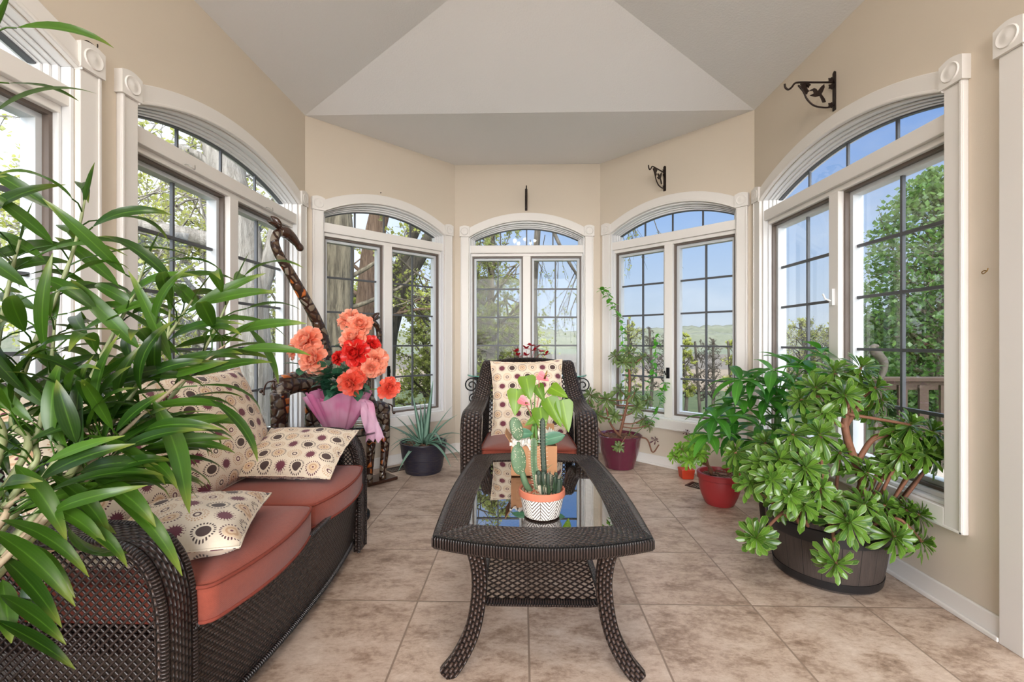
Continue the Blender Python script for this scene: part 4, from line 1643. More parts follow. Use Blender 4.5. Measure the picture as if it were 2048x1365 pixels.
for k, (u_, v_) in enumerate(ML):
    d_ = 2.5 + 0.22 * ((k * 37) % 10) / 10 - 0.1
    e = at(u_, v_, d_)
    b0 = MC + V((0, 0, min(0.74, max(0.4, e.z - 0.08))))
    stem(mb, [b0, (b0 + e) / 2 + V((0, 0, 0.05)), e], 0.004, 0.0025, 5, 5)
    out_ = V((e.x - MC.x, e.y - MC.y - 0.1, 0.12)).normalized()
    nl = rnd.choice((5, 6, 7))
    s, u = perp(V((out_.x * 0.5, out_.y * 0.5, 0.9)))
    for j in range(nl):
        a = 2 * PI * j / nl + rnd.uniform(-0.2, 0.2)
        d = (s * math.cos(a) + u * math.sin(a)) * 0.9 + V((0, 0, 0.1)) + out_ * 0.25
        lv.leaf(e, d, rnd.uniform(0.14, 0.215), rnd.uniform(0.05, 0.068), 'lance', rnd.uniform(0.7, 1.3), 0.22, 8)
build('stem', mb, M['green_stem'], money, True)
build('foliage', lv, M['money_leaf'], money, True)

# ------------------------------------------------------------------ red pot
RC = V((1.283, 2.93, 0))
red = potted('potted_succulent', 'green succulent leaning out of a plain red plastic pot on the floor', 'plant', RC, 0.137, 0.088, 0.205, 'red_plastic', 0.012, 0.010, 0.04)
mb = MB()
RS = [(1385, 885, 2.82, .10, (-.4, -.5, .75)), (1362, 898, 2.88, .09, (-.7, -.4, .55)), (1405, 880, 2.9, .10, (.1, -.4, .9)), (1400, 908, 2.78, .09, (0, -.8, .5)), (1348, 912, 2.9, .075, (-.8, -.4, .2)), (1378, 920, 2.80, .08, (-.4, -.8, .2)), (1478, 930, 2.72, .085, (.7, -.5, .4))]
for (u_, v_, d_, R_, ax) in RS:
    e = at(u_, v_, d_)
    sx_ = 1 if u_ > 1440 else -1
    stem(mb, [RC + V((0.05 * sx_, 0, 0.18)), RC + V((0.08 * sx_, -0.02, 0.25)), e], 0.009, 0.006, 6)
build('stem', mb, M['aeonium_stem'], red, True)
for (u_, v_, d_, R_, ax) in RS:
    mb = MB()
    rosette_mesh(mb, at(u_, v_, d_), ax, R_, 30, 0.32, 1.2)
    build('leaf_rosette', mb, M['aeonium_bright'], red, True)

# tiny orange pot behind it
OC = V((1.265, 3.47, 0))
oran = thing('small_pot', 'tiny square orange pot with a dark succulent behind the red pot', 'plant', OC)
mb = MB()
mb.poly([(-0.042, -0.042), (0.042, -0.042), (0.042, 0.042), (-0.042, 0.042)], lambda s, o, z: OC + V((s * (1 + o * 3), z * (1 + o * 3), o)), 0.0, 0.075)
bevel(build('pot', mb, M['orange_plastic'], oran), 0.006, 2)
mb = MB()
stem(mb, [OC + V((0, 0, 0.07)), OC + V((0.02, -0.01, 0.18)), at(1374, 868, 3.45)], 0.005, 0.003, 6)
build('stem', mb, M['aeonium_stem'], oran, True)
mb = MB()
rosette_mesh(mb, at(1374, 864, 3.45), (0, -.3, 1), 0.035, 16, 0.35, 0.6)
build('leaf_rosette', mb, M['maroon_leaf'], oran, True)

# ------------------------------------------------------------------ purple glazed pot
PC = V((0.815, 3.76, 0))
purp = thing('potted_succulent', 'woody succulent and climbing vine in a glossy purple glazed pot', 'plant', PC)
mb = MB()
mb.lathe([(0.10, 0), (0.118, 0.004), (0.122, 0.02), (0.128, 0.045), (0.152, 0.12), (0.166, 0.19), (0.17, 0.235), (0.182, 0.262), (0.186, 0.272), (0.178, 0.276), (0.165, 0.262), (0.16, 0.24)], 44, PC, True)
autosmooth(build('pot', mb, M['purple_glaze'], purp), 50)
mb = MB()
mb.lathe([(0.163, 0.243), (0.08, 0.252), (0.001, 0.254)], 28, PC)
for i in range(90):
    a, q = rnd.uniform(0, 2 * PI), math.sqrt(rnd.random()) * 0.145
    p = PC + V((q * math.cos(a), q * math.sin(a), 0.256 + rnd.uniform(-0.002, 0.008)))
    d = V((rnd.uniform(-1, 1), rnd.uniform(-1, 1), rnd.uniform(-0.3, 0.3))).normalized()
    mb.bar(p - d * 0.014, p + d * 0.014, rnd.uniform(0.007, 0.014), 0.005)
build('soil', mb, M['bark_chip'], purp)
PS = [(1258, 705, 3.72, .10, (0, -.4, .9)), (1230, 712, 3.72, .08, (-.5, -.4, .7)), (1285, 715, 3.75, .08, (.5, -.4, .7)), (1248, 725, 3.66, .075, (-.1, -.8, .4)),
      (1213, 800, 3.62, .095, (-.2, -.7, .6)), (1180, 790, 3.7, .09, (-.6, -.4, .6)), (1168, 815, 3.72, .08, (-.8, -.5, .2)), (1240, 780, 3.75, .09, (0, -.4, .9)), (1270, 785, 3.75, .09, (.3, -.4, .85)), (1295, 800, 3.75, .085, (.6, -.4, .6)), (1228, 832, 3.64, .075, (0, -.9, .2)), (1275, 815, 3.68, .08, (.3, -.8, .4)), (1300, 850, 3.72, .06, (.7, -.5, .3)),
      (1238, 895, 3.52, .055, (-.1, -.9, .15)), (1288, 838, 3.75, .07, (.4, -.3, .7)), (1195, 830, 3.68, .07, (-.4, -.7, .3))]
mb = MB()
trk = stem(mb, [PC + V((-0.01, 0, 0.24)), at(1247, 840, 3.74), at(1259, 780, 3.74), at(1257, 715, 3.73)], 0.014, 0.009, 8)
stem(mb, [PC + V((0.01, -0.04, 0.25)), at(1222, 850, 3.68), at(1212, 815, 3.64)], 0.010, 0.007)
stem(mb, [PC + V((0.06, -0.02, 0.25)), at(1292, 878, 3.7), at(1305, 905, 3.7), at(1318, 890, 3.7)], 0.008, 0.005)
stem(mb, [PC + V((-0.08, -0.02, 0.25)), at(1198, 860, 3.7), at(1178, 800, 3.7)], 0.006, 0.004)
for (u_, v_, d_, R_, ax) in PS:
    e = at(u_, v_, d_)
    k = trk[min(len(trk) - 1, max(2, int(len(trk) * (e.z - 0.2) / 0.75)))] if v_ > 760 else trk[-2]
    if v_ > 880:
        k = PC + V((0.0, -0.1, 0.25))
        stem(mb, [k, PC + V((0.0, -0.2, 0.29)), e], 0.004, 0.004, 6)
    else:
        stem(mb, [k, (k + e) / 2 + V((0, 0, -0.02)), e], 0.006, 0.005, 6)
build('stem', mb, M['aeonium_stem'], purp, True)
for (u_, v_, d_, R_, ax) in PS:
    mb = MB()
    rosette_mesh(mb, at(u_, v_, d_), ax, R_ * 1.2, 30, 0.30, 1.1)
    build('leaf_rosette', mb, M['aeonium_dull'], purp, True)
mb = MB()
rosette_mesh(mb, at(1311, 880, 3.68), (0.3, -.6, .6), 0.045, 14, 0.35, 0.8)
build('leaf_rosette', mb, M['maroon_leaf'], purp, True)
VINE = [[PC + V((0.02, 0.06, 0.24)), at(1252, 760, 3.84), at(1246, 690, 3.86), at(1240, 640, 3.88), at(1222, 605, 3.87), at(1210, 580, 3.82), at(1200, 582, 3.75)],
        [PC + V((0.08, 0.05, 0.24)), at(1295, 780, 3.86), at(1310, 725, 3.82), at(1312, 670, 3.78)],
        [PC + V((0.10, 0.02, 0.24)), at(1310, 830, 3.74), at(1322, 790, 3.72), at(1332, 765, 3.72)]]
mb = MB(); lv = MB()
for path in VINE:
    p = stem(mb, path, 0.003, 0.0015, 5, 8)
    for i in range(6, len(p)):
        for k in range(2):
            d = V((rnd.uniform(-1, 1), rnd.uniform(-1, .4), rnd.uniform(-.6, .4)))
            lv.leaf(p[i], d, rnd.uniform(0.04, 0.065), rnd.uniform(0.025, 0.04), 'oval', 0.5, 0.15, 4)
vn = build('vine', mb, M['green_stem'], purp, True)
build('vine_leaves', lv, M['vine_leaf'], vn, True)

# ------------------------------------------------------------------ aloe
AC = V((-0.805, 3.60, 0))
aloe = thing('aloe', 'spiky grey green aloe in a dark navy barrel pot below the left back window', 'plant', AC)
mb = MB()
mb.lathe([(0.135, 0), (0.142, 0.004), (0.148, 0.03), (0.152, 0.032), (0.166, 0.115), (0.170, 0.118), (0.176, 0.16), (0.184, 0.232), (0.188, 0.236), (0.188, 0.244), (0.178, 0.244), (0.172, 0.215)], 44, AC, True)
autosmooth(build('pot', mb, M['navy_wood'], aloe), 40)
mb = MB()
mb.lathe([(0.174, 0.216), (0.08, 0.224), (0.001, 0.226)], 28, AC)
for i in range(60):
    a, q = rnd.uniform(0, 2 * PI), math.sqrt(rnd.random()) * 0.15
    p = AC + V((q * math.cos(a), q * math.sin(a), 0.228))
    d = V((rnd.uniform(-1, 1), rnd.uniform(-1, 1), rnd.uniform(-0.3, 0.3))).normalized()
    mb.bar(p - d * 0.013, p + d * 0.013, rnd.uniform(0.006, 0.012), 0.005)
build('soil', mb, M['bark_chip'], aloe)
ALO = [  # tip u, v, tip depth, width, droop
    (866, 762, 3.6, .042, -.1), (824, 785, 3.7, .034, -.1), (840, 808, 3.65, .03, 0), (815, 830, 3.7, .03, 0), (915, 830, 3.5, .036, .5), (905, 812, 3.6, .03, .3),
    (790, 832, 3.6, .03, .2), (782, 893, 3.5, .03, .9), (796, 945, 3.30, .036, .8), (902, 935, 3.30, .036, 1.2), (922, 912, 3.35, .032, 1.1), (925, 870, 3.5, .03, .8), (885, 893, 3.30, .034, 1.9),
    (800, 868, 3.5, .03, .5), (850, 800, 3.75, .03, 0), (918, 925, 3.45, .03, 1.2), (780, 905, 3.6, .028, 1.0), (895, 845, 3.7, .03, .4), (770, 850, 3.7, .03, .3)]
lv = MB()
for (u_, v_, d_, w_, dr) in ALO:
    tip = at(u_, v_, d_)
    b0 = AC + V(((tip.x - AC.x) * 0.12, (tip.y - AC.y) * 0.12, 0.23))
    ctrl = (b0 + tip) / 2 + V((0, 0, 0.09 * dr + 0.01))
    n = 10
    pr = []
    for i in range(n + 1):
        t = i / n
        pr.append(b0 * (1 - t) ** 2 + ctrl * 2 * t * (1 - t) + tip * t * t)
    def sec(t, w_=w_):
        a = w_ * 0.72 * max(0.03, (1 - t) ** 0.75)
        return [(-a, a * 0.35), (0, -a * 0.35), (a, a * 0.35), (a * 0.5, a * 0.05), (0, -a * 0.02), (-a * 0.5, a * 0.05)]
    lv.sweep(pr, sec, [V((0, 0, 1)) if abs((tip - b0).normalized().z) < 0.85 else V((0, 1, 0.2))] * (n + 1))
for i in range(22):
    a = rnd.uniform(0, 2 * PI)
    q = rnd.uniform(0.08, 0.14)
    lv.leaf(AC + V((q * math.cos(a), q * math.sin(a), 0.22)), (math.cos(a) * 0.7, math.sin(a) * 0.7, rnd.uniform(.3, 1.1)), rnd.uniform(0.08, 0.17), 0.014, 'sword', rnd.uniform(-.2, .8), 0.3, 5)
build('foliage', lv, M['aloe_leaf'], aloe, True)

# ------------------------------------------------------------------ cactus bowl on the coffee table
KC = V((0.068, 1.565, 0.4502))
cac = thing('cactus_pot', 'group of small cacti in a white chevron bowl on the coffee table', 'plant', KC)
mb = MB()
mb.lathe([(0.058, 0.0), (0.062, 0.002), (0.070, 0.035), (0.0765, 0.07)], 44, KC, True)
autosmooth(build('bowl', mb, M['chevron_pot'], cac), 40)
mb = MB()
mb.lathe([(0.0765, 0.070), (0.0800, 0.0705), (0.0815, 0.078), (0.0805, 0.092), (0.078, 0.094), (0.073, 0.092), (0.071, 0.078)], 44, KC)
mb.lathe([(0.073, 0.080), (0.03, 0.084), (0.001, 0.085)], 24, KC)
autosmooth(build('rim', mb, M['terracotta'], cac), 40)
mb = MB()
for i in range(150):
    a, q = rnd.uniform(0, 2 * PI), math.sqrt(rnd.random()) * 0.068
    mb.ball(KC + V((q * math.cos(a), q * math.sin(a), 0.086)), rnd.uniform(0.002, 0.0045), 5, 3)
build('gravel', mb, M['dry_stem'], cac)


def ribbed(mb, pts, r, ribs=6, depth=0.28, spines=None):
    p = spline(pts, 10)
    n = len(p)
    def sec(t):
        k = r * (1 if t < 0.9 else max(0.15, math.sqrt(max(0, 1 - ((t - 0.9) / 0.1) ** 2))))
        return [(k * (1 - depth * (j % 2)) * math.cos(PI * j / ribs), k * (1 - depth * (j % 2)) * math.sin(PI * j / ribs)) for j in range(2 * ribs)]
    mb.sweep(p, sec)
    if spines is not None:
        for q in p[2:-1:1]:
            for j in range(0, 2 * ribs, 2):
                a = PI * j / ribs
                d = V((math.cos(a), math.sin(a), 0.2))
                spines.tube([q + d * r * 0.9, q + d * (r + 0.006)], 0.0005, 3, caps=False)


sp = MB()
# prickly pear: two pads, one above the other
for (cu, cv, hw, hh, tilt, cd) in ((1037, 920, .024, .046, .12, 1.535), (1033, 858, .020, .036, .28, 1.535)):
    mb = MB()
    R_ = Matrix.Rotation(-tilt, 3, 'Y') @ Matrix.Rotation(0.35, 3, 'Z')
    cpt = at(cu, cv, cd)
    mb.ball(cpt, (hw * 1.15, 0.009, hh * 1.15), 20, 14, R_)
    for i in range(34):
        a, q = rnd.uniform(0, 2 * PI), math.sqrt(rnd.random()) * 0.9
        fz = R_ @ V((hw * 1.1 * q * math.cos(a), -0.009 * math.sqrt(max(0, 1 - q * q)) - 0.001, hh * 1.1 * q * math.sin(a)))
        sp.ball(cpt + fz, 0.0013, 4, 3)
    build('cactus_pad', mb, M['cactus_green'], cac, True)
mb = MB()
stem(mb, [KC + V((-0.042, 0.0, 0.08)), at(1050, 965, 1.54), at(1044, 945, 1.535)], 0.012, 0.010, 8)
build('cactus_pad', mb, M['cactus_green'], cac, True)
mb = MB()
stem(mb, [at(1037, 885, 1.535), at(1036, 905, 1.536)], 0.006, 0.006, 8)
ribbed(mb, [KC + V((-0.012, 0.005, 0.08)), at(1068, 930, 1.565), at(1068, 876, 1.565)], 0.0125, 6, 0.25, sp)
build('cactus_column', mb, M['cactus_green'], cac)
mb = MB()
ribbed(mb, [KC + V((0.012, 0.012, 0.08)), at(1086, 900, 1.575), at(1085, 836, 1.575)], 0.0105, 5, 0.3, sp)
build('cactus_column', mb, M['cactus_dark'], cac)
mb = MB()
for i in range(26):
    a, q = rnd.uniform(0, 2 * PI), math.sqrt(rnd.random()) * 0.038
    b0 = KC + V((0.028 + q * math.cos(a), -0.015 + q * math.sin(a), 0.078))
    hgt_ = rnd.uniform(0.035, 0.085)
    mb_p = [b0, b0 + V((math.cos(a) * q * 0.25, math.sin(a) * q * 0.25, hgt_ * 0.6)), b0 + V((math.cos(a) * q * 0.3, math.sin(a) * q * 0.3, hgt_))]
    ribbed(mb, mb_p, rnd.uniform(0.006, 0.009), 5, 0.35, sp if i % 4 == 0 else None)
build('cactus_cluster', mb, M['cactus_dark'], cac)
mb = MB()
for i in range(70):
    a, q = rnd.uniform(0, 2 * PI), math.sqrt(rnd.random()) * 0.04
    b0 = KC + V((0.026 + q * math.cos(a), -0.018 + q * math.sin(a), 0.080 + rnd.uniform(0, .03)))
    mb.leaf(b0, (math.cos(a) * rnd.uniform(.2, .8), math.sin(a) * rnd.uniform(.2, .8), 1), rnd.uniform(0.03, 0.055), 0.009, 'sword', -0.3, 0.5, 5)
build('succulent_tufts', mb, M['tuft_leaf'], cac, True)
build('spines', sp, M['spine'], cac)

# small terracotta pot behind the bowl
TC = V((0.075, 1.80, 0.4502))
tp = potted('small_pot', 'small terracotta pot with a sprout between the cactus bowl and the box', 'plant', TC, 0.04, 0.028, 0.075, 'terracotta', 0, 0.004, 0.016, None, False)
mb = MB()
for a in (0.3, 2.2, 3.6, 5.2):
    mb.leaf(TC + V((0, 0, 0.06)), (math.cos(a) * 0.6, math.sin(a) * 0.3, 0.9), 0.07, 0.012, 'lance', 0.5, 0.2, 6)
build('foliage', mb, M['cane_stem'], tp, True)

# ------------------------------------------------------------------ cardboard box and anthurium at the far end of the table
BXC = V((0.052, 2.085, 0.4502))
bx = thing('cardboard_box', 'open cardboard box lined with tissue at the far end of the coffee table', 'box', BXC)
mb = MB()
hx, hy, hb, t = 0.102, 0.075, 0.135, 0.004
mb.box((BXC.x - hx, BXC.y - hy, BXC.z), (BXC.x + hx, BXC.y + hy, BXC.z + t))
for sg in (-1, 1):
    mb.box((BXC.x - hx, BXC.y + sg * hy - t / 2, BXC.z + t), (BXC.x + hx, BXC.y + sg * hy + t / 2, BXC.z + hb))
    mb.box((BXC.x + sg * hx - t / 2, BXC.y - hy, BXC.z + t), (BXC.x + sg * hx + t / 2, BXC.y + hy, BXC.z + hb))
build('carton', mb, M['cardboard'], bx)
mb = MB()
for k, (x0, y0, dx_, dy_, L_) in enumerate(((0, hy, 1, .25, .2), (-hx, 0, .0, 1, .14))):
    c0 = BXC + V((x0, y0, hb))
    if k == 0:
        vs = [c0 + V((-0.10, 0, 0)), c0 + V((0.10, 0, 0)), c0 + V((0.10, 0.035, 0.065)), c0 + V((-0.10, 0.035, 0.065))]
    else:
        vs = [c0 + V((0, -0.07, 0)), c0 + V((0, 0.07, 0)), c0 + V((-0.03, 0.07, 0.05)), c0 + V((-0.03, -0.07, 0.05))]
    vs2 = [p + V((0.003, -0.003, 0.003)) for p in vs]
    mb.add(vs + vs2, [(0, 1, 2, 3), (7, 6, 5, 4), (0, 4, 5, 1), (1, 5, 6, 2), (2, 6, 7, 3), (3, 7, 4, 0)])
build('flap', mb, M['cardboard'], bx)
mb = MB()
N = 12
for (x0, x1, y0, y1, zz, amp) in ((-0.11, 0.0, -0.085, 0.06, 0.138, 0.02), (0.02, 0.10, 0.0, 0.08, 0.165, 0.03)):
    b = len(mb.v)
    for j in range(N + 1):
        for i in range(N + 1):
            x, y = x0 + (x1 - x0) * i / N, y0 + (y1 - y0) * j / N
            mb.v.append(BXC + V((x, y, zz + amp * (math.sin(i * 1.7 + j) * 0.5 + math.sin(j * 2.3 - i * 0.8) * 0.5) + rnd.uniform(-.004, .004))))
    for j in range(N):
        for i in range(N):
            k = b + j * (N + 1) + i
            mb.face((k, k + 1, k + N + 2, k + N + 1))
build('tissue', mb, M['tissue'], bx, False)

anth = thing('anthurium', 'yellow green anthurium with two pink flowers standing in the cardboard box', 'plant', BXC + V((0.0, 0.01, 0.005)))
AN = BXC + V((0.0, 0.01, 0.008))
mb = MB()
mb.lathe(pot_prof(0.058, 0.042, 0.11, 0, 0.004, 0.02), 28, AN, True)
build('pot', mb, M['terracotta'], anth, True)
mb = MB(); lv = MB(); dk = MB()
crown = AN + V((0.0, 0.0, 0.20))
stem(mb, [AN + V((-0.005, 0, 0.08)), AN + V((-0.008, 0, 0.15)), crown], 0.010, 0.009, 8)
stem(mb, [AN + V((0.02, 0, 0.08)), AN + V((0.012, 0, 0.16)), crown + V((0.01, 0, 0.02))], 0.008, 0.007, 8)
# heart leaves: centre px, length, width, tilt
for (u_, v_, tu, tv, L_, w_) in ((1052, 752, 1060, 795, .115, .082), (1034, 778, 1030, 828, .125, .085), (1125, 800, 1138, 865, .15, .085), (1095, 795, 1122, 850, .15, .082), (1080, 815, 1085, 855, .12, .08), (1100, 775, 1125, 788, .10, .065), (1072, 770, 1085, 795, .09, .06), (1085, 830, 1050, 850, .10, .05)):
    e = at(u_, v_, 2.06)
    stem(mb, [crown, (crown + e) / 2 + V((0, -0.01, 0.03)), e], 0.0028, 0.0022, 5, 6)
    tip = at(tu, tv, 2.02)
    lv.leaf(e, tip - e, L_, w_, 'heart', 0.35, 0.16, 8, up=V((0, -1, 0.5)))
for (a_, b_) in (((1062, 872), (1010, 870)), ((1105, 880), (1160, 850))):
    pass
dk.leaf(at(1066, 868, 2.06), (-1, -.2, 0.1), 0.10, 0.05, 'oval', 0.5, 0.15, 6, up=V((0, -1, .6)))
dk.leaf(at(1075, 885, 2.02), (1, -.1, 0.32), 0.13, 0.06, 'oval', 0.3, 0.15, 6, up=V((0, -1, .6)))
build('stem', mb, M['green_stem'], anth, True)
build('foliage', lv, M['anthurium_leaf'], anth, True)
build('lower_leaves', dk, M['dark_leaf'], anth, True)
for (u_, v_, dx_, dz_) in ((1087, 758, 1, 0.75), (1049, 806, 1, -0.1)):
    e = at(u_, v_, 2.03)
    mb = MB()
    mb.leaf(e + V((-0.025, 0, 0.02)), (0.9, -0.2, -0.5), 0.06, 0.045, 'heart', 0.3, 0.15, 6, up=V((0, -1, .4)))
    stem(mb, [crown, (crown + e) / 2 + V((0, 0.01, 0.02)), e + V((-.02, 0, .015))], 0.002, 0.002, 5)
    fl = build('flower', mb, M['pink_spathe'], anth, True)
    mb = MB()
    mb.tube([e + V((0.004, -0.01, 0.0)), e + V((0.016, -0.012, 0.045 * dz_ + 0.005))], [0.005, 0.0025], 7)
    build('spadix', mb, M['brass'], fl, True)

# ------------------------------------------------------------------ red cyclamen on the console table
YC = V((0.055, 3.93, 0.7522))
cyc = potted('cyclamen', 'small red flowering plant on the glass console behind the armchair', 'plant', YC, 0.075, 0.055, 0.085, 'white_ceramic', 0, 0.004, 0.02, None, False)
mb = MB(); lv = MB()
for i in range(30):
    a = rnd.uniform(0, 2 * PI)
    lv.leaf(YC + V((0, 0, 0.08)), (math.cos(a), math.sin(a), rnd.uniform(.2, .9)), rnd.uniform(0.07, 0.11), 0.05, 'heart', 0.8, 0.15, 5)
build('foliage', lv, M['cyclamen_leaf'], cyc, True)
for (u_, v_) in ((1062, 692), (1052, 698), (1073, 695), (1032, 704), (1036, 712), (1083, 704), (1092, 709), (1052, 712), (1068, 702)):
    e = at(u_, v_, 3.94)
    mb = MB()
    for k in range(6):
        a = 2 * PI * k / 6 + rnd.uniform(-.3, .3)
        mb.leaf(e, (math.cos(a) * .8, math.sin(a) * .8, rnd.uniform(-.3, .7)), 0.045, 0.032, 'oval', -0.4, 0.2, 5)
    mb.tube([YC + V((0, 0, 0.08)), e], 0.0015, 4, caps=False)
    build('flower', mb, M['crimson_petal'], cyc, True)

# ------------------------------------------------------------------ rose bouquet in the pink wrapped pot
GC = V((SX - 0.005, SY - 0.01, SZ + 0.0005))
bq = thing('bouquet', 'coral and red artificial roses in a pink tulle wrapped pot on the side table', 'flowers', GC)
mb = MB()
mb.lathe([(0.062, 0), (0.066, 0.003), (0.10, 0.17), (0.105, 0.19), (0.098, 0.19), (0.09, 0.16), (0.0, 0.155)], 30, GC, True)
build('pot', mb, M['pink_pot'], bq, True)
mb = MB()
ns, nr = 120, 12
b = len(mb.v)
for j in range(nr + 1):
    t = j / nr
    for k in range(ns):
        a = 2 * PI * k / ns
        fold = math.sin(a * 11 + 1.6 * math.sin(a * 2)) * 0.9 + math.sin(a * 23 + t * 3) * 0.45
        r = 0.072 + 0.085 * t ** 0.8 + 0.02 * t ** 1.5 + fold * 0.013 * (0.3 + t)
        z = 0.006 + 0.205 * t + 0.022 * t * math.sin(a * 5 + 0.6)
        mb.v.append(GC + V((r * math.cos(a), r * math.sin(a), z)))
for j in range(nr):
    for k in range(ns):
        l = (k + 1) % ns
        mb.face((b + j * ns + k, b + j * ns + l, b + (j + 1) * ns + l, b + (j + 1) * ns + k))
# loose ribbon of tulle falling on the right
pr = [GC + V((0.13, -0.05, 0.19)), GC + V((0.19, -0.07, 0.16)), GC + V((0.215, -0.08, 0.08)), GC + V((0.235, -0.09, 0.0)), GC + V((0.25, -0.09, -0.06))]
pp = spline(pr, 5)
b = len(mb.v)
for i, p in enumerate(pp):
    wv = 0.035 + 0.02 * i / len(pp)
    for k in range(7):
        mb.v.append(p + V((-wv + 2 * wv * k / 6, 0.018 * math.sin(k * 2.1 + i * 0.5), 0.03 * (k % 2) * (i / len(pp)))))
for i in range(len(pp) - 1):
    for k in range(6):
        mb.face((b + i * 7 + k, b + i * 7 + k + 1, b + (i + 1) * 7 + k + 1, b + (i + 1) * 7 + k))
build('tulle_wrap', mb, M['pink_wrap'], bq, True)


def rose_mesh(mb, c, axis, R, rr):
    axis = V(axis).normalized()
    s, u = perp(axis)
    k = 0
    for (n, el, L, wd, dr) in ((5, 1.45, .50, .46, -.7), (6, 1.15, .66, .54, -.5), (7, .85, .80, .62, -.2), (8, .5, .95, .70, .25), (9, .12, 1.02, .74, .6)):
        for i in range(n):
            a = 2 * PI * (i + 0.5 * (k % 2)) / n + rr.uniform(-.2, .2)
            rad = s * math.cos(a) + u * math.sin(a)
            e2 = el + rr.uniform(-.15, .15)
            d = rad * math.cos(e2) + axis * math.sin(e2)
            mb.leaf(V(c) - axis * R * 0.35 + rad * R * 0.06, d, R * L * rr.uniform(.9, 1.12), R * wd, 'petal', dr, 0.45, 6, axis, wob=0.28)
        k += 1


ROSES = [(607, 680, 30, 2.56, 'coral_petal', (-.3, -.9, .4)), (583, 700, 19, 2.60, 'coral_petal', (-.8, -.5, .2)), (621, 718, 30, 2.53, 'coral_petal', (-.1, -.95, .1)),
         (694, 634, 24, 2.62, 'coral_petal', (-.2, -.6, .75)), (720, 646, 25, 2.58, 'coral_petal', (.3, -.8, .4)), (703, 673, 26, 2.55, 'coral_petal', (0, -.85, .5)),
         (707, 706, 29, 2.52, 'red_petal', (0, -1, .1)), (745, 690, 20, 2.6, 'red_petal', (.6, -.7, .2)), (752, 722, 27, 2.56, 'coral_petal', (.5, -.85, .1)), (742, 738, 20, 2.52, 'coral_petal', (.3, -.9, -.1)),
         (698, 768, 26, 2.46, 'redorange_petal', (-.1, -.95, -.1)), (712, 752, 22, 2.5, 'redorange_petal', (.3, -.8, .4)), (781, 777, 23, 2.52, 'redorange_petal', (.7, -.7, .0)), (672, 716, 15, 2.56, 'red_petal', (-.5, -.8, .2))]
stm = MB(); lvs = MB()
for (u_, v_, Rp, d_, mt, ax) in ROSES:
    e = at(u_, v_, d_)
    mb = MB()
    rose_mesh(mb, e, ax, Rp / F_PX * d_ * 0.98, rnd)
    build('rose', mb, M[mt], bq, True)
    b0 = GC + V((rnd.uniform(-.03, .03), rnd.uniform(-.03, .03), 0.15))
    q = stem(stm, [b0, (b0 + e) / 2 + V((0, 0.01, 0.03)), e - V(ax).normalized() * 0.02], 0.003, 0.0025, 5, 5)
    for k in range(9):
        p = q[rnd.randrange(len(q) // 4, int(len(q) * 0.72))] + V((rnd.uniform(-.05, .05), -0.02, rnd.uniform(-.03, .01)))
        dd = V((rnd.uniform(-1, 1), rnd.uniform(-1, .1), rnd.uniform(-.5, .7)))
        if p.z < GC.z + 0.235:
            p.z = GC.z + 0.235; dd.z = abs(dd.z)
        lvs.leaf(p, dd, rnd.uniform(0.07, 0.12), rnd.uniform(0.045, 0.066), 'oval', 0.6, 0.15, 5)
build('stem', stm, M['green_stem'], bq, True)
build('foliage', lvs, M['dark_leaf'], bq, True)


# ================================================================== BAMBOO IN THE FOREGROUND
BBC = V((-1.27, 0.66, 0))
bam = thing('bamboo_plant', 'tall leafy green bamboo plant leaning over the near arm of the loveseat', 'plant', BBC)
mb = MB()
mb.lathe(pot_prof(0.15, 0.11, 0.26, 0.01, 0.012, 0.04), 36, BBC, True)
autosmooth(build('pot', mb, M['terracotta'], bam), 40)
mb = MB()
mb.lathe([(0.128, 0.23), (0.06, 0.236), (0.001, 0.238)], 24, BBC)
build('soil', mb, M['soil'], bam)
CANES = [  # control points (u, v, depth), leafy from, leaves
    ([(20, 960, .86), (25, 840, .90), (60, 710, .95), (118, 580, .98), (150, 490, 1.0), (170, 400, 1.0)], .30, 30),
    ([(70, 980, .88), (120, 880, .93), (170, 780, .97), (215, 690, 1.0), (262, 600, 1.02), (290, 530, 1.03)], .35, 26),
    ([(90, 1010, .88), (170, 900, .95), (240, 820, 1.0), (300, 730, 1.04), (345, 660, 1.06), (385, 600, 1.08)], .35, 26),
    ([(110, 1030, .90), (200, 940, .97), (290, 850, 1.04), (370, 760, 1.08), (430, 660, 1.1), (470, 565, 1.12)], .40, 26),
    ([(60, 1060, .86), (150, 960, .92), (230, 880, .98), (320, 800, 1.02), (390, 740, 1.05), (450, 690, 1.06)], .40, 22),
    ([(-60, 950, .84), (-80, 700, .9), (-75, 450, .94), (-50, 230, .95), (-30, 120, .95), (-10, 60, .95)], .30, 16),
    ([(-20, 960, .85), (-20, 800, .9), (0, 660, .94), (20, 560, .96), (40, 480, .97)], .35, 24),
    ([(50, 1080, .84), (120, 1010, .88), (180, 960, .93), (230, 910, .96), (275, 870, .98)], .35, 18),
    ([(-30, 1090, .82), (10, 1020, .85), (60, 980, .88), (110, 950, .9)], .25, 16),
    ([(-60, 1120, .82), (-40, 1060, .84), (0, 1010, .86), (40, 990, .87)], .1, 14),
    ([(20, 1000, .86), (70, 880, .9), (95, 790, .94), (105, 700, .97), (110, 640, .98)], .3, 20),
    ([(100, 1000, .9), (200, 880, .97), (270, 780, 1.02), (330, 690, 1.05), (340, 620, 1.07)], .45, 18),
]
rb = random.Random(21)
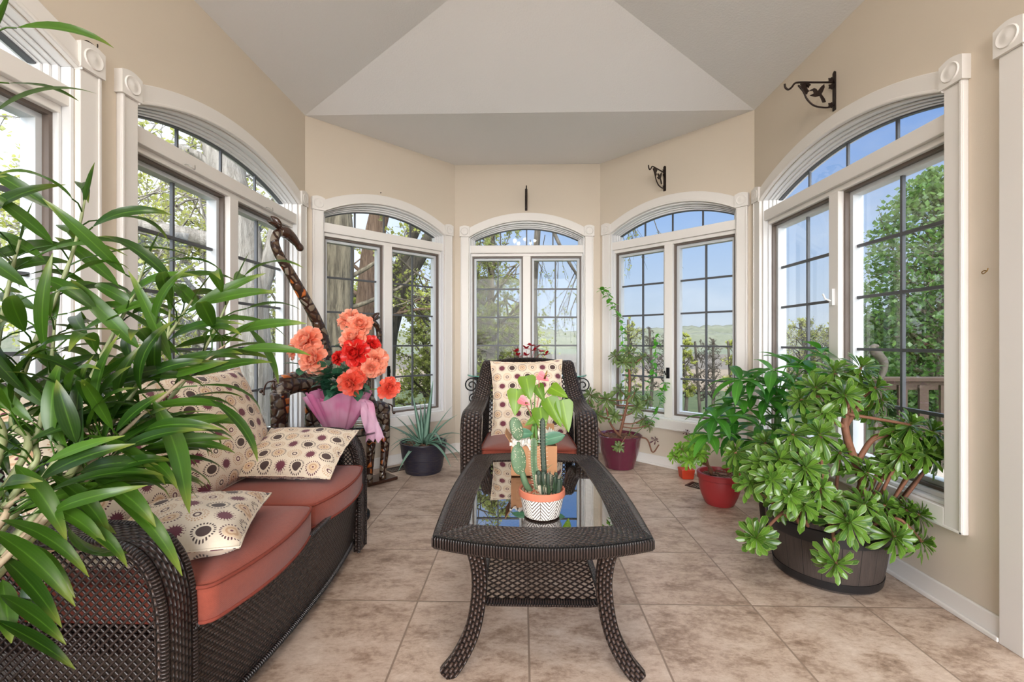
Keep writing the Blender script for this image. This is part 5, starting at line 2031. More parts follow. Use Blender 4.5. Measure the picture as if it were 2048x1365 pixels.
for ci, (cp, t0, nlf) in enumerate(CANES):
    nlf = int(nlf * 0.8)
    pts = [BBC + V((rb.uniform(-.06, .06), rb.uniform(-.05, .05), 0.23))] + [at(*c) for c in cp]
    p = spline(pts, 8)
    mb = MB()
    rad = lerp_list([0.0068, 0.006, 0.005, 0.0038, 0.0022], len(p))
    rad = [r * (1.22 if i % 5 == 0 else 1.0) for i, r in enumerate(rad)]
    mb.tube(p, rad, 7)
    cn = build('cane', mb, M['dry_stem'] if ci in (7, 8, 4) else M['cane_stem'], bam, True)
    lv = MB()
    for k in range(nlf + 8):
        t = max(0.12, t0 - 0.12) + (1 - max(0.12, t0 - 0.12)) * (k + rb.random()) / nlf
        if k >= nlf:
            t = rb.uniform(0.22, 0.5)
        x = t * (len(p) - 1)
        i = min(int(x), len(p) - 2)
        q = p[i].lerp(p[i + 1], x - i)
        d0 = (p[i + 1] - p[i]).normalized()
        s, u = perp(d0)
        a = k * 2.4 + rb.uniform(-.5, .5)
        rdir = s * math.cos(a) + u * math.sin(a)
        d = (V((rdir.x, rdir.y, rdir.z * 0.5)) * 0.9 + d0 * 0.55 + V((0, 0, 0.1))).normalized()
        # slender sheath and stalk, then the blade
        e1 = q + d * rb.uniform(0.035, 0.07)
        lv.tube([q, (q + e1) / 2 + d0 * 0.006, e1], 0.0017, 5, caps=False)
        L = rb.uniform(0.14, 0.225) * (0.85 if t > 0.93 else 1)
        lv.leaf(e1, (d + V((0, 0, -0.05))).normalized(), L, rb.uniform(0.024, 0.037), 'lance', rb.uniform(0.6, 1.8), 0.2, 9, V((rb.uniform(-.5, .5), rb.uniform(-1.3, 0.1), rb.uniform(0.25, 1.0))), rb.uniform(-.5, .5))
    # the pointed new leaf at the tip
    lv.leaf(p[-1] - (p[-1] - p[-2]) * 1.0, (p[-1] - p[-3]).normalized(), 0.10, 0.014, 'lance', 0.1, 0.3, 7)
    build('leaves', lv, M['bamboo_leaf'], cn, True)
# long leaves hanging in front of the sofa arm
lv = MB()
for (a, b, L, w_, dr) in (((305, 800, .98), (340, 850, .96), .27, .045, 1.3), ((215, 985, .9), (250, 1000, .88), .26, .034, 1.1), ((20, 1085, .84), (60, 1100, .82), .2, .034, .8), ((0, 1110, .84), (50, 1150, .82), .2, .03, .6),
                          ((0, 1190, .82), (40, 1210, .81), .17, .028, .5), ((5, 1160, .84), (12, 1210, .82), .12, .036, .2), ((70, 1130, .85), (66, 1160, .84), .10, .032, .2), ((190, 960, .9), (230, 970, .88), .19, .04, .9), ((60, 1000, .86), (110, 1010, .85), .2, .034, .9), ((100, 950, .88), (150, 975, .87), .19, .034, 1.0), ((30, 930, .86), (70, 965, .84), .2, .036, .8), ((150, 1040, .86), (190, 1055, .85), .15, .026, 1.0), ((-10, 1240, .8), (40, 1262, .8), .17, .026, .4), ((0, 1040, .83), (50, 1048, .82), .22, .03, 1.0), ((250, 900, .95), (285, 905, .94), .16, .03, 1.2), ((170, 870, .92), (215, 880, .92), .2, .034, .9), ((420, 800, 1.05), (450, 815, 1.04), .2, .03, 1.2), ((490, 650, 1.1), (520, 680, 1.1), .17, .034, .7), ((-20, 1060, .82), (40, 1090, .8), .24, .034, .7)):
    p0, p1 = at(*a), at(*b)
    lv.leaf(p0, p1 - p0, L, w_, 'lance', dr, 0.2, 10, None, 0.3)
build('hanging_leaves', lv, M['bamboo_leaf'], bam, True)


# ================================================================== GIRAFFE FIGURES
def fuse(o, vox):
    m = o.modifiers.new('remesh', 'REMESH')
    m.mode = 'VOXEL'; m.voxel_size = vox; m.use_smooth_shade = True
    s = o.modifiers.new('smooth', 'SMOOTH')
    s.factor = 0.5; s.iterations = 4
    return o


def giraffe(label, DD, legs, torso, neck, neck_r, head, tail, base, leg_r, torso_r, gap, horn):
    (ua, da), (ub, db) = DD
    D = (da + db) / 2
    dep = lambda u: da + (db - da) * max(0.0, min(1.0, (u - ua) / (ub - ua)))
    pt = lambda u, v, o=0.0: at(u, v, dep(u) + o)
    root_p = pt(sum(l[0][0] for l in legs) / len(legs), 900)
    root = thing('giraffe_figure', label, 'figurine', (root_p.x, root_p.y, 0), 'pebble mosaic giraffe figures')
    mb = MB()
    for (a, k, f) in legs:
        for sd in (-1, 1):
            p = spline([pt(a[0], a[1], sd * gap), pt(k[0], k[1], sd * gap), pt(f[0], f[1], sd * gap)], 5)
            p[-1].z = 0.02; p[-1] = V((p[-1].x, p[-1].y, 0.02))
            mb.tube(p, lerp_list(leg_r, len(p)), 10)
    p = spline([pt(u, v) for u, v in torso], 5)
    mb.tube(p, lerp_list(torso_r, len(p)), 12)
    for q, r in ((p[0], torso_r[0]), (p[-1], torso_r[-1])):
        mb.ball(q, r, 12, 8)
    p = spline([pt(u, v) for u, v in neck], 8)
    mb.tube(p, lerp_list(neck_r, len(p)), 12)
    fuse(build('body', mb, M['pebble_mosaic'], root, True), 0.007 * D / 2.8)
    mb = MB()
    hp = spline([pt(u, v) for u, v in head], 6)
    hr = lerp_list([neck_r[-1] * 1.1, neck_r[-1] * 1.5, neck_r[-1] * 1.25, neck_r[-1] * 0.85, neck_r[-1] * 0.95], len(hp))
    mb.tube(hp, hr, 12)
    mb.ball(hp[-1], hr[-1], 10, 6)
    hd = build('head', mb, M['statue_brown'], root, True)
    d = (hp[2] - hp[0]).normalized()
    upv = V((0, 0, 1))
    for sd in (-1, 1):
        mb = MB()
        sdv = V((-_s, _c, 0)) * sd
        r0 = neck_r[-1]
        b0 = hp[0] + sdv * r0 * 0.6 + upv * r0 * 0.6
        mb.leaf(b0, upv * 0.5 + sdv * 0.5 - d * 0.7, r0 * 3.6, r0 * 2.0, 'oval', 0.2, 0.4, 7, d)
        ob = build('ear', mb, M['statue_brown'], hd, True)
        sm = ob.modifiers.new('solid', 'SOLIDIFY'); sm.thickness = r0 * 0.25
        mb = MB()
        b1 = hp[1] + sdv * r0 * 0.4 + upv * r0 * 0.6
        mb.tube([b1, b1 + upv * horn - d * 0.004], r0 * 0.16, 7)
        mb.ball(b1 + upv * horn - d * 0.004, r0 * 0.26, 8, 6)
        build('horn', mb, M['statue_brown'], hd, True)
        mb = MB()
        mb.ball(hp[len(hp) // 3] + sdv * r0 * 0.9 + upv * r0 * 0.35, r0 * 0.26, 8, 6)
        build('eye', mb, M['black_metal'], hd, True)
    mb = MB()
    tp_ = spline([pt(u, v, 0.01) for u, v in tail], 6)
    mb.tube(tp_, 0.0055, 7)
    mb.ball(tp_[-1], 0.012, 8, 6)
    build('tail', mb, M['statue_brown'], root, True)
    mb = MB()
    a, b_ = pt(base[0], 900), pt(base[1], 900)
    mb.bar(V((a.x, a.y, 0.012)), V((b_.x, b_.y, 0.012)), base[2], 0.024)
    bevel(build('base', mb, M['statue_brown'], root), 0.004, 2)
    return root


giraffe('tall dark giraffe figure set with pebbles, its neck rising to the left of the roses', ((545, 2.64), (645, 2.98)),
        [((560, 785), (558, 870), (556, 1000)), ((628, 790), (624, 870), (626, 1000))],
        [(566, 772), (600, 764), (632, 772)], [(636, 775), (650, 728), (647, 684), (632, 640), (606, 592), (580, 546), (558, 510), (549, 484), (555, 467), (566, 464)],
        [0.062, 0.05, 0.042, 0.037, 0.034, 0.031, 0.028, 0.026, 0.025, 0.025], [(560, 463), (572, 466), (584, 476), (595, 489), (600, 496)],
        [(547, 762), (534, 766), (528, 780), (528, 790), (522, 783)], (536, 650, 0.16), [0.056, 0.046, 0.038], [0.07, 0.068, 0.07], 0.045, 0.03)
giraffe('small dark giraffe figure set with pebbles, its head just right of the roses', ((740, 3.28), (780, 3.46)),
        [((744, 825), (742, 890), (738, 955)), ((769, 825), (770, 890), (765, 950))],
        [(746, 818), (757, 814), (768, 818)], [(744, 818), (733, 782), (736, 748), (750, 715), (758, 685), (757, 660), (749, 646), (742, 644)],
        [0.05, 0.038, 0.03, 0.026, 0.024, 0.022, 0.021, 0.021], [(746, 645), (738, 646), (730, 651), (722, 659), (718, 664)],
        [(776, 808), (784, 812), (785, 822), (788, 826)], (724, 784, 0.17), [0.044, 0.034, 0.026], [0.05, 0.048, 0.05], 0.04, 0.028)


# ================================================================== WALL HARDWARE
def bracket(W, s, ztop, label):
    """hanging plant bracket: a = distance from the wall, z"""
    fn = lambda a, z, o=0.0: W.P(s + o, -a, ztop + z)
    root = thing('plant_bracket', label, 'bracket', W.P(s, -0.01, ztop - 0.12), 'cast iron hanging plant brackets')
    mb = MB()
    mb.poly([(-0.012, -0.215), (0.012, -0.215), (0.012, -0.01), (0, 0), (-0.012, -0.01)], lambda q, o, z: W.P(s + q, -o, ztop + z), 0.0005, 0.007)
    bevel(build('back_plate', mb, M['dark_iron'], root), 0.002, 1)
    mb = MB()
    arm = spline([fn(0.006, -0.062), fn(0.1, -0.061), fn(0.19, -0.060), fn(0.215, -0.066), fn(0.230, -0.085), fn(0.248, -0.098), fn(0.264, -0.088), fn(0.268, -0.068)], 5)
    mb.tube(arm, 0.0052, 8)
    build('arm', mb, M['dark_iron'], root, True)
    mb = MB()
    mb.tube(spline([fn(0.196, -0.075), fn(0.168, -0.11), fn(0.15, -0.15), fn(0.115, -0.185), fn(0.07, -0.197), fn(0.03, -0.197), fn(0.006, -0.185)], 5), 0.0045, 8)
    build('brace', mb, M['dark_iron'], root, True)
    def flat(name, pts):
        mb = MB()
        mb.poly(pts, lambda a, o, z: fn(a, z, o), -0.003, 0.003)
        bevel(build(name, mb, M['dark_iron'], root), 0.0015, 1)
    flat('bird', [(0.128, -0.100), (0.112, -0.092), (0.100, -0.096), (0.092, -0.108), (0.075, -0.085), (0.058, -0.070), (0.055, -0.088), (0.066, -0.115), (0.072, -0.125), (0.055, -0.150), (0.048, -0.168), (0.066, -0.172), (0.075, -0.150), (0.082, -0.135), (0.105, -0.140), (0.135, -0.132), (0.112, -0.120), (0.118, -0.106), (0.142, -0.108)])
    for (ca, cz, r) in ((0.165, -0.082, 0.026), (0.145, -0.075, 0.018), (0.155, -0.108, 0.02), (0.022, -0.05, 0.018), (0.02, -0.085, 0.018), (0.022, -0.185, 0.018)):
        flat('iron_leaf', [(ca + r * (1 if k % 2 else 0.62) * math.cos(PI * k / 5), cz + r * (1 if k % 2 else 0.62) * math.sin(PI * k / 5)) for k in range(10)])
    return root


bracket(W_RIGHT, 3.28 - 2.445, 2.52, 'dark iron hummingbird bracket on the right wall above the arched window')
bracket(W_BR, (V((1.2, 3.776, 0)) - P3).length, 2.535, 'dark iron bracket above the right back window')
bracket(W_B, 0.035 + 0.645, 2.515, 'dark iron bracket pointing straight out above the middle back window')


def hook(W, s, z, o0, label, mat='silver_metal', size=1.0):
    mb = MB()
    k = 0.011 * size
    mb.tube(spline([W.P(s, o0, z), W.P(s, o0 - k * 0.8, z), W.P(s + k * .4, o0 - k * 1.8, z - k * 0.6), W.P(s + k * 1.2, o0 - k * 2.2, z - k * 1.2), W.P(s + k * 2.0, o0 - k * 1.8, z - k * 0.4), W.P(s + k * 2.2, o0 - k * 1.6, z + k * 0.5)], 5), 0.0017 * size, 6)
    o = build('cup_hook', mb, M[mat], None, True)
    return tag(o, label, 'hook', 'small wall and window hooks')


def s_left(u, v):
    d = at(u, v, 1.0)
    t = XL / d.x
    return d.y * t - YB, EYE + (d.z - EYE) * t


a, z_ = s_left(371, 329)
hook(W_LEFT, a, z_, 0.004, 'white cup hook on the transom above the first sash of the left window', 'silver_metal', 1.4)
a, z_ = s_left(533, 415)
hook(W_LEFT, a, z_, 0.004, 'white cup hook on the transom nearest the tall giraffe head', 'silver_metal', 1.4)
a, z_ = s_left(169, 82)
hook(W_LEFT, a, z_, 0.0, 'dark cup hook on the left wall between two windows, above the corner block', 'dark_iron', 1.2)
hook(W_RIGHT, 3.28 - 1.661, 1.315, 0.0, 'small brass hook on the right wall beside the garden door', 'brass', 1.0)
mb = MB()
q = W_BL.P((V((-1.19, 3.70, 0)) - P1).length, 0, 2.30)
nrm = -W_BL.n
mb.tube([q, q + nrm * 0.012], 0.0022, 6)
mb.ball(q + nrm * 0.012, 0.0045, 8, 5)
tag(build('nail', mb, M['dark_iron'], None, True), 'dark nail head high on the back left wall', 'nail')


# floor registers
def register(c, d, label):
    c = V(c); d = V(d).normalized(); n_ = V((-d.y, d.x, 0))
    root = thing('floor_vent', label, 'vent', c, 'floor registers')
    fn = lambda a, b, z: c + d * a + n_ * b + V((0, 0, z))
    mb = MB()
    mb.box((-0.15, -0.06, 0.0005), (0.15, -0.045, 0.006), fn); mb.box((-0.15, 0.045, 0.0005), (0.15, 0.06, 0.006), fn)
    mb.box((-0.15, -0.045, 0.0005), (-0.135, 0.045, 0.006), fn); mb.box((0.135, -0.045, 0.0005), (0.15, 0.045, 0.006), fn)
    build('frame', mb, M['dark_wood'], root)
    mb = MB()
    for k in range(17):
        x = -0.128 + 0.016 * k
        mb.box((x - 0.003, -0.045, 0.0005), (x + 0.003, 0.045, 0.0045), fn)
    build('louvres', mb, M['black_metal'], root)


register((-0.985, 3.70, 0), (1, 1, 0), 'dark floor vent beside the aloe pot')
register((1.335, 3.22, 0), (1, -1, 0), 'dark floor vent behind the red pot')

# ================================================================== CHANDELIER (behind the top edge of the frame)
HCn = V((0.04, 0.25, 2.78))
chd = thing('chandelier', 'five armed candle chandelier hanging from the vault, mirrored in the middle window', 'lamp', HCn)
mb = MB()
mb.tube([HCn + V((0, 0, 0.05)), HCn + V((0, 0, 0.375))], 0.006, 8)
mb.lathe([(0.0, 0.38), (0.055, 0.375), (0.05, 0.36), (0.008, 0.345)], 20, HCn)
mb.ball(HCn + V((0, 0, 0.05)), 0.03, 14, 8)
mb.ball(HCn + V((0, 0, 0.0)), 0.022, 14, 8)
build('stem', mb, M['brass'], chd, True)
for k in range(5):
    a = 2 * PI * k / 5 + 0.3
    r_ = V((math.cos(a), math.sin(a), 0))
    mb = MB()
    mb.tube(spline([HCn + V((0, 0, 0.04)), HCn + r_ * 0.09 + V((0, 0, -0.02)), HCn + r_ * 0.17 + V((0, 0, -0.005)), HCn + r_ * 0.2 + V((0, 0, 0.035))], 6), 0.006, 8)
    mb.lathe([(0.0, 0.03), (0.026, 0.034), (0.028, 0.042), (0.0, 0.04)], 16, HCn + r_ * 0.2)
    ar = build('arm', mb, M['brass'], chd, True)
    mb = MB()
    mb.lathe([(0.011, 0.04), (0.011, 0.09), (0.0, 0.092)], 14, HCn + r_ * 0.2)
    build('candle_sleeve', mb, M['white_candle'], ar, True)
    mb = MB()
    mb.ball(HCn + r_ * 0.2 + V((0, 0, 0.112)), (0.013, 0.013, 0.022), 12, 8)
    build('bulb', mb, M['bulb'], ar, True)
    ld = bpy.data.lights.new('chandelier_light', 'POINT')
    ld.energy = LAMP_W
    ld.color = (1.0, 0.91, 0.80)
    ld.shadow_soft_size = 0.03
    lo = bpy.data.objects.new('chandelier_light', ld)
    COL.objects.link(lo)
    lo.parent = ar
    lo.location = r_ * 0.2 + V((0, 0, 0.165))


# ================================================================== OUTDOORS
GZ = -1.6
rt = random.Random(5)


def patch(name, y0, y1, z, mat):
    mb = MB()
    mb.box((-260, y0, z - 0.5), (260, y1, z))
    return tag(build(name, mb, M[mat]), kind='structure')


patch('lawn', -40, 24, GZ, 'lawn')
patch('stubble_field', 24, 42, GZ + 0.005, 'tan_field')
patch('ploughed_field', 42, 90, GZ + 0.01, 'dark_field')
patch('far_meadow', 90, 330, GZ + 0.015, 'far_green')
mb = MB()
mb.box((-9, -16, GZ), (9, -2.5, -0.12))  # unseen slab added behind the room to bounce light onto ceiling and upper walls
tag(build('bounce_slab', mb, M['bounce_slab_pale']), kind='structure')
# woods on the horizon
mb = MB()
for (y0, hh, n) in ((150, 6.0, 90), (200, 9.5, 80), (260, 13.5, 70)):
    b = len(mb.v)
    m_ = n * 3
    for i in range(m_ + 1):
        x = -240 + 480 * i / m_
        h_ = hh * (0.66 + 0.2 * math.sin(x * 0.045 + y0) + 0.14 * rt.random())
        mb.v += [V((x, y0, GZ)), V((x, y0 + 2, GZ + h_ * 0.8)), V((x, y0 + 7, GZ + h_)), V((x, y0 + 16, GZ))]
    for i in range(m_):
        for k in range(3):
            mb.face((b + i * 4 + k, b + i * 4 + 4 + k, b + i * 4 + 5 + k, b + i * 4 + 1 + k))
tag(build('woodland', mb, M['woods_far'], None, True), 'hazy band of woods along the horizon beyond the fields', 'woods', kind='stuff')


def rand_dir(r):
    return V((r.uniform(-1, 1), r.uniform(-1, 1), r.uniform(-1, 1))).normalized()


class Tree:
    def __init__(self, seed, leaf=0.06, per=6, gravity=0.0, spread=0.7, kids=(2, 4), shrink=0.68, wob=0.22, minr=0.004):
        self.r = random.Random(seed)
        self.leaf, self.per, self.grav, self.spread, self.kids, self.shrink, self.wob, self.minr = leaf, per, gravity, spread, kids, shrink, wob, minr
        self.w = MB()
        self.l = MB()

    def quad(self, p, sz):
        r = self.r
        d = rand_dir(r)
        s, u = perp(d)
        a, c = s * sz * 0.5, u * sz * r.uniform(0.6, 1.0)
        self.l.add([p, p + a * 0.9 + c * 0.45, p + c, p - a * 0.9 + c * 0.45], [(0, 1, 2, 3)], [[(0.5, 0), (1, .5), (.5, 1), (0, .5)]])

    def limb(self, pts, r0, r1, seg=8, n=5):
        p = spline(pts, n)
        self.w.tube(p, lerp_list([r0, r1], len(p)), seg, caps=False)
        return p

    def branch(self, p, d, L, rad, depth, leafy=0):
        r = self.r
        pts = [V(p)]
        n = 4
        q = V(p)
        for i in range(n):
            d = (d + rand_dir(r) * self.wob + V((0, 0, self.grav))).normalized()
            q = q + d * (L / n)
            pts.append(q)
        self.w.tube(pts, lerp_list([rad, rad * 0.55], n + 1), 5 if depth < 3 else 6, caps=False)
        if depth <= leafy:
            for k in range(self.per):
                t = r.random()
                x = t * n
                i = min(int(x), n - 1)
                a = pts[i].lerp(pts[i + 1], x - i)
                self.quad(a + rand_dir(r) * self.leaf * 0.6, self.leaf * r.uniform(0.6, 1.3))
        if depth == 0:
            return
        for k in range(r.randint(*self.kids)):
            t = r.uniform(0.35, 1.0)
            x = t * n
            i = min(int(x), n - 1)
            a = pts[i].lerp(pts[i + 1], x - i)
            nd = (d * (1 - self.spread * 0.5) + rand_dir(r) * self.spread).normalized()
            self.branch(a, nd, L * self.shrink * r.uniform(0.8, 1.15), max(self.minr, rad * 0.55), depth - 1, leafy)

    def done(self, name, label, loc, bark_, leafmat, group=None, cat='tree'):
        root = thing(name, label, cat, loc, group)
        if self.w.v:
            build('trunk', self.w, M[bark_], root, True)
        if self.l.v:
            build('foliage', self.l, M[leafmat], root)
        return root


def gp(u, d, z=None):
    p = at(u, 682.5, d)
    return V((p.x, p.y, GZ if z is None else z))


GRP = 'trees outside the windows'
# thick grey trunk close to the back left window
t = Tree(1, 0.07, 8, 0.0, 0.8, (2, 3), 0.7)
t.limb([gp(662, 6.6), at(668, 760, 6.6), at(674, 600, 6.6), at(677, 480, 6.6), at(668, 380, 6.6), at(640, 200, 6.7)], 0.26, 0.19, 12, 5)
for (u, v, d3) in ((690, 560, (1, .3, .5)), (640, 420, (-1, .3, .6)), (660, 300, (.6, -.2, .8)), (655, 330, (-1, -.6, .5)), (690, 620, (.8, .5, .2)), (650, 260, (-.8, -.3, .3))):
    t.branch(at(u, v, 6.6), V(d3), 1.3, 0.04, 3, 1)
t.done('trunk_tree', 'thick grey tree trunk close outside the left back window', gp(662, 6.6), 'bark_grey', 'spring_leaf', GRP)
# brown leaning trunk
t = Tree(2, 0.08, 8, 0.0, 0.8, (2, 3), 0.7)
t.limb([gp(722, 8.0), at(727, 700, 8.0), at(736, 600, 8.0), at(745, 500, 8.0), at(766, 400, 8.0), at(800, 280, 8.0)], 0.24, 0.15, 12, 5)
for (u, v, d3) in ((732, 600, (-.8, .3, .5)), (740, 560, (-.9, 0, .7)), (770, 400, (.7, -.3, .7)), (790, 310, (-.6, .4, .7)), (725, 700, (-.9, .3, .3)), (728, 660, (.9, .3, .3))):
    t.branch(at(u, v, 8.0), V(d3), 1.4, 0.04, 3, 1)
t.done('trunk_tree', 'brown leaning tree trunk seen in the first sash of the left back window', gp(722, 8.0), 'bark_brown', 'spring_leaf', GRP)
# dark forked tree leaning to the right
t = Tree(3, 0.06, 10, 0.0, 0.8, (2, 4), 0.7)
t.limb([gp(768, 8.6), at(772, 720, 8.6), at(784, 640, 8.6), at(812, 560, 8.6), at(846, 500, 8.6), at(885, 430, 8.6), at(930, 330, 8.6)], 0.2, 0.11, 10, 5)
t.limb([at(786, 640, 8.6), at(795, 560, 8.7), at(812, 500, 8.8), at(838, 440, 8.8), at(870, 360, 8.8)], 0.15, 0.10, 10, 5)
t.limb([at(800, 592, 8.6), at(840, 600, 8.5), at(880, 604, 8.4), at(930, 640, 8.4)], 0.08, 0.04, 8, 5)
for k in range(11):
    u, v = rt.uniform(800, 960), rt.uniform(400, 720)
    t.branch(at(min(u, 900), v, 8.7), V((rt.uniform(-.5, 1), rt.uniform(-.3, .6), rt.uniform(-.6, .6))), 1.1, 0.022, 3, 1)
t.done('forked_tree', 'dark forked tree leaning right in the second sash of the left back window', gp(768, 8.6), 'bark_dark', 'olive_leaf', GRP)
# pale trunk beyond the left windows
t = Tree(4, 0.06, 8, 0.0, 0.8, (2, 3), 0.7)
t.limb([gp(500, 5.2), at(498, 760, 5.2), at(492, 620, 5.2), at(482, 480, 5.2), at(462, 380, 5.2), at(436, 290, 5.2), at(400, 200, 5.2)], 0.27, 0.15, 12, 5)
t.limb([at(488, 540, 5.2), at(440, 490, 5.1), at(380, 470, 5.0), at(300, 455, 4.9), at(200, 440, 4.8)], 0.10, 0.06, 8, 5)
t.limb([at(470, 420, 5.2), at(420, 330, 5.1), at(365, 298, 5.0), at(310, 290, 5.0)], 0.06, 0.03, 8, 5)
t.limb([at(492, 640, 5.2), at(540, 520, 5.3), at(560, 430, 5.4), at(575, 330, 5.4)], 0.12, 0.07, 8, 5)
for k in range(30):
    u, v = rt.uniform(230, 560), rt.uniform(180, 480)
    t.branch(at(u, v, rt.uniform(4.9, 6.5)), V((rt.uniform(-1, 1), rt.uniform(-.5, 1), rt.uniform(-.2, 1))), 0.9, 0.014, 2, 1)
t.done('pale_tree', 'pale mottled tree with a low horizontal limb outside the left windows', gp(500, 5.2), 'bark_pale', 'spring_leaf', GRP)


def leafy_tree(name, label, u, d, vtop, crown_px, leafmat, n, seed, bark_='bark_dark', leaf=0.09, depth=3, low=0.35, per=9, grav=0.0, cat='tree', rmul=1.0, blob=0):
    base = gp(u, d)
    top = at(u, vtop, d)
    H = top.z - GZ
    R = crown_px * d / F_PX
    t = Tree(seed, leaf, per, grav, 0.85, (2, 4), 0.66)
    t.w.tube(spline([base, base + V((rt.uniform(-.1, .1), 0, H * 0.4)), base + V((rt.uniform(-.2, .2), 0, H * 0.92))], 5), lerp_list([0.045 * H * rmul * 0.45, 0.012 * H * rmul], 11), 8, caps=False)
    for k in range(n):
        f = low + (1 - low) * (k + t.r.random()) / n
        a = k * 2.4 + t.r.uniform(-.4, .4)
        prof = math.sin(PI * min(1, (f - low) / (1 - low) * 0.82 + 0.16)) ** 0.7
        dd = V((math.cos(a), math.sin(a), 0.55 + 0.4 * f))
        t.branch(base + V((0, 0, H * f * 0.92)), dd.normalized(), R * prof * 0.62, 0.012 * H * rmul * (1.2 - f), depth, 1)
    if blob:
        for k in range(blob):
            f = t.r.random()
            zz = low * 0.6 + (1.02 - low * 0.6) * f
            prof = math.sin(PI * min(1, max(0.03, f * 0.86 + 0.12))) ** 0.6
            lump = 0.85 + 0.25 * math.sin(k * 0.37) * math.sin(f * 19)
            a = t.r.uniform(0, 2 * PI)
            q = R * prof * lump * (0.55 + 0.45 * math.sqrt(t.r.random()))
            t.quad(base + V((q * math.cos(a), q * math.sin(a), H * zz)), leaf * t.r.uniform(0.8, 1.5))
    return t.done(name, label, base, bark_, leafmat, GRP, cat)


leafy_tree('maple_tree', 'big rounded green maple filling the right hand window', 1885, 12.0, 352, 165, 'maple_leaf', 26, 11, 'bark_grey', 0.12, 3, 0.2, 8, 0, 'tree', 1, 9000)
leafy_tree('maple_tree', 'second green maple partly cut off by the right window casing', 2060, 13.0, 420, 190, 'maple_leaf', 16, 12, 'bark_grey', 0.13, 2, 0.15, 8, 0, 'tree', 1, 6000)
for k, (u, d, vt, cp) in enumerate(((1755, 15, 640, 90), (1830, 14.5, 610, 95), (1910, 14, 620, 100), (2010, 14, 610, 110))):
    leafy_tree('hedge_bush', ['rounded green bush nearest the window mullion beyond the deck railing', 'green bush below the maple beyond the deck railing', 'green bush beside the right casing beyond the deck railing', 'green bush far right beyond the deck railing'][k], u, d, vt, cp, 'hedge_leaf', 12, 20 + k, 'bark_dark', 0.13, 2, 0.05, 8, 0, 'bush', 1, 4200)
# yellow green shrubs and the twiggy willow behind the middle window
leafy_tree('willow_tree', 'fine twigged willow with sparse new leaves behind the middle window', 985, 11.0, 420, 130, 'olive_leaf', 34, 31, 'bark_grey', 0.055, 4, 0.25, 5, -0.05, 'tree', 1.1)
leafy_tree('shrub', 'yellow green shrub at the left of the middle window', 945, 13, 610, 90, 'spring_leaf', 22, 32, 'bark_dark', 0.07, 3, 0.05, 12, 0, 'bush', 1, 1500)
leafy_tree('shrub', 'yellow green shrub behind the top of the armchair', 1035, 14, 615, 85, 'spring_leaf', 22, 33, 'bark_dark', 0.07, 3, 0.05, 12, 0, 'bush', 1, 1200)
leafy_tree('shrub', 'olive shrub low in the second sash of the left back window', 850, 12, 585, 80, 'olive_leaf', 24, 34, 'bark_dark', 0.07, 3, 0.05, 12, 0, 'bush', 1, 1300)
leafy_tree('shrub', 'green shrub between the grey trunk and the brown trunk', 700, 12, 560, 75, 'spring_leaf', 22, 35, 'bark_dark', 0.08, 3, 0.05, 12, 0, 'bush', 1, 1200)
leafy_tree('shrub', 'pale green tree behind the pale trunk beyond the left windows', 420, 9, 300, 200, 'spring_leaf', 30, 36, 'bark_pale', 0.07, 3, 0.1, 10, 0, 'tree', 1, 1500)
leafy_tree('shrub', 'pale green tree at the far left beyond the left windows', 180, 8, 260, 230, 'spring_leaf', 30, 37, 'bark_pale', 0.07, 3, 0.1, 10, 0, 'tree', 1, 1500)
leafy_tree('shrub', 'pale green tree right of the pale trunk beyond the left windows', 575, 10, 420, 120, 'olive_leaf', 26, 38, 'bark_grey', 0.07, 3, 0.1, 10, 0, 'tree', 1, 1200)
# slim trees at the edge of the field
for k, (u, d, vt, cp, lf, lab) in enumerate(((1262, 15, 622, 34, 3, 'bare young tree at the field edge above the purple pot'), (1300, 16, 640, 30, 2, 'bare young tree at the field edge left of the black latch'),
                                            (1368, 13.5, 655, 34, 12, 'green leafed young tree left of the bare pair at the field edge'), (1402, 13.4, 668, 28, 0, 'left tree of the bare pair at the field edge'),
                                            (1424, 13.2, 662, 30, 0, 'right tree of the bare pair at the field edge'), (1468, 13.8, 668, 30, 8, 'pale green young tree by the right casing of the right back window'),
                                            (1330, 17, 655, 26, 1, 'small bare tree behind the mullion of the right back window'))):
    leafy_tree('young_tree', lab, u, d, vt, cp, 'spring_leaf', 18, 50 + k, 'bark_dark', 0.045, 4, 0.3, max(0, lf // 3), 0.03)
leafy_tree('young_tree', 'twiggy bare tree in the left sash of the right window', 1610, 17, 632, 60, 'spring_leaf', 26, 61, 'bark_dark', 0.06, 4, 0.15, 1, 0.02)
leafy_tree('young_tree', 'twiggy bare tree right of its twin in the left sash of the right window', 1665, 18, 642, 55, 'spring_leaf', 26, 62, 'bark_dark', 0.06, 4, 0.15, 1, 0.02)
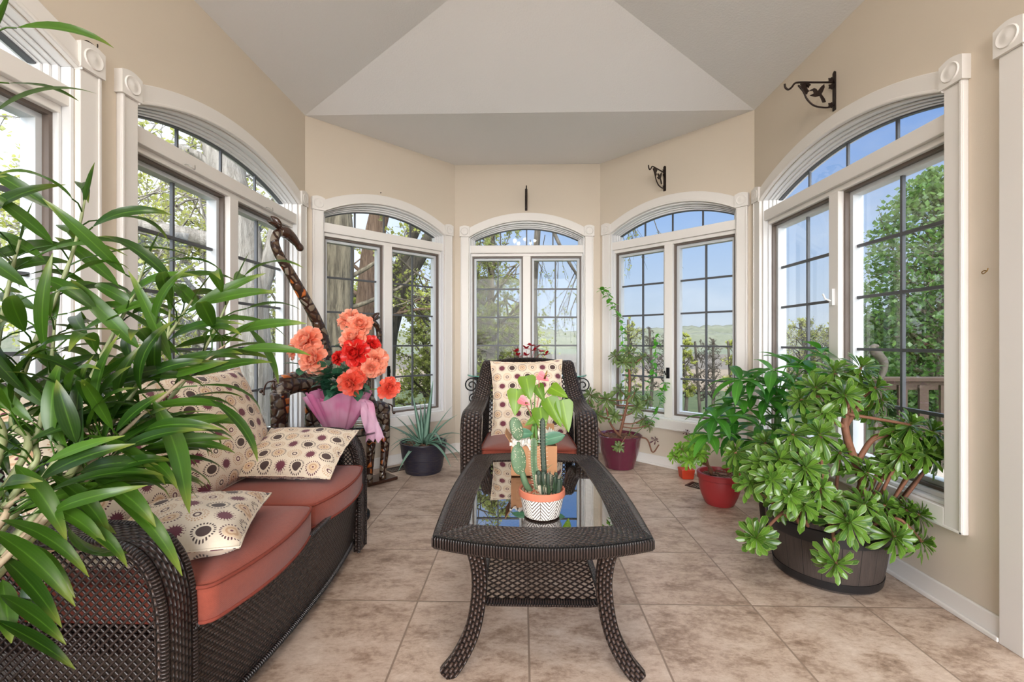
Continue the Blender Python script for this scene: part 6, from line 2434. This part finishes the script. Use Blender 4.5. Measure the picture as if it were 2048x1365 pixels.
# drooping boughs of a tall tree hanging into view above the middle and right back windows
t = Tree(70, 0.05, 3, -0.16, 0.55, (2, 3), 0.72, 0.16, 0.003)
TB = gp(1075, 9.2)
trk = t.limb([TB, at(1072, 760, 9.2), at(1068, 600, 9.2), at(1074, 480, 9.2), at(1085, 300, 9.2), at(1090, 120, 9.2)], 0.07, 0.06, 8, 5)
t.limb([at(1080, 400, 9.2), at(1110, 470, 8.6), at(1135, 520, 8.2), at(1168, 570, 8.0), at(1190, 600, 7.9)], 0.045, 0.012, 7, 5)
t.limb([at(1085, 320, 9.2), at(1160, 330, 8.6), at(1240, 380, 8.0), at(1300, 420, 7.8)], 0.04, 0.012, 7, 5)
for (u, v, d) in ((1100, 440, 8.8), (1118, 485, 8.5), (1140, 525, 8.2), (1150, 545, 8.1), (1165, 565, 8.0), (1090, 470, 9.0), (1130, 505, 8.3), (1075, 500, 9.2), (1060, 480, 9.2), (1250, 385, 8.0), (1280, 408, 7.9), (1300, 420, 7.8), (1220, 365, 8.1), (1265, 395, 7.9), (1155, 550, 8.1)):
    t.branch(at(u, v, d), V((rt.uniform(-.5, .5), rt.uniform(-.3, .3), -0.7)), 0.75, 0.009, 2, 1)
t.done('weeping_tree', 'weeping tree with bare drooping twigs in the right sash of the middle window', TB, 'bark_dark', 'olive_leaf', GRP)

# ---- deck with its railing beyond the right window
DZ = -0.18
mb = MB()
for k in range(26):
    y = -1.5 + 0.236 * k
    mb.box((1.9, y, DZ - 0.04), (7.5, y + 0.228, DZ))
tag(build('deck', mb, M['deck_floor']), kind='structure')
mb = MB()
for x in (2.2, 4.6, 7.2):
    for y in (-1.3, 1.8, 4.4):
        mb.box((x, y, GZ), (x + 0.12, y + 0.12, DZ - 0.04))
tag(build('deck_posts', mb, M['deck_wood']), kind='structure')
RLY = 4.45
rl = thing('deck_railing', 'brown wooden deck railing with flat balusters outside the right window', 'railing', (4.9, RLY, DZ))
mb = MB()
mb.box((2.75, RLY - 0.07, 0.665), (7.4, RLY + 0.07, 0.705))
mb.box((2.75, RLY - 0.02, 0.58), (7.4, RLY + 0.02, 0.665))
mb.box((2.75, RLY - 0.02, DZ + 0.06), (7.4, RLY + 0.02, DZ + 0.14))
bevel(build('rail', mb, M['deck_wood'], rl), 0.006, 1)
for k in range(22):
    x = 2.85 + k * 0.2
    mb = MB()
    mb.box((x, RLY - 0.045, DZ + 0.0), (x + 0.085, RLY - 0.021, 0.63))
    build('baluster', mb, M['deck_wood'], rl)
# curled iron ornament standing on the deck
IO = at(1752, 760, 3.3)
mb = MB()
mb.tube(spline([V((IO.x, IO.y, DZ)), V((IO.x, IO.y, 0.6)), at(1768, 735, 3.3), at(1758, 712, 3.3), at(1746, 700, 3.3), at(1748, 693, 3.3), at(1756, 693, 3.3)], 6), lerp_list([0.014, 0.014, 0.03, 0.035, 0.02, 0.012], 37), 8)
tag(build('garden_ornament', mb, M['weathered_iron'], None, True), 'curled weathered iron garden ornament standing on the deck outside the right window', 'ornament')

bpy.context.view_layer.update()
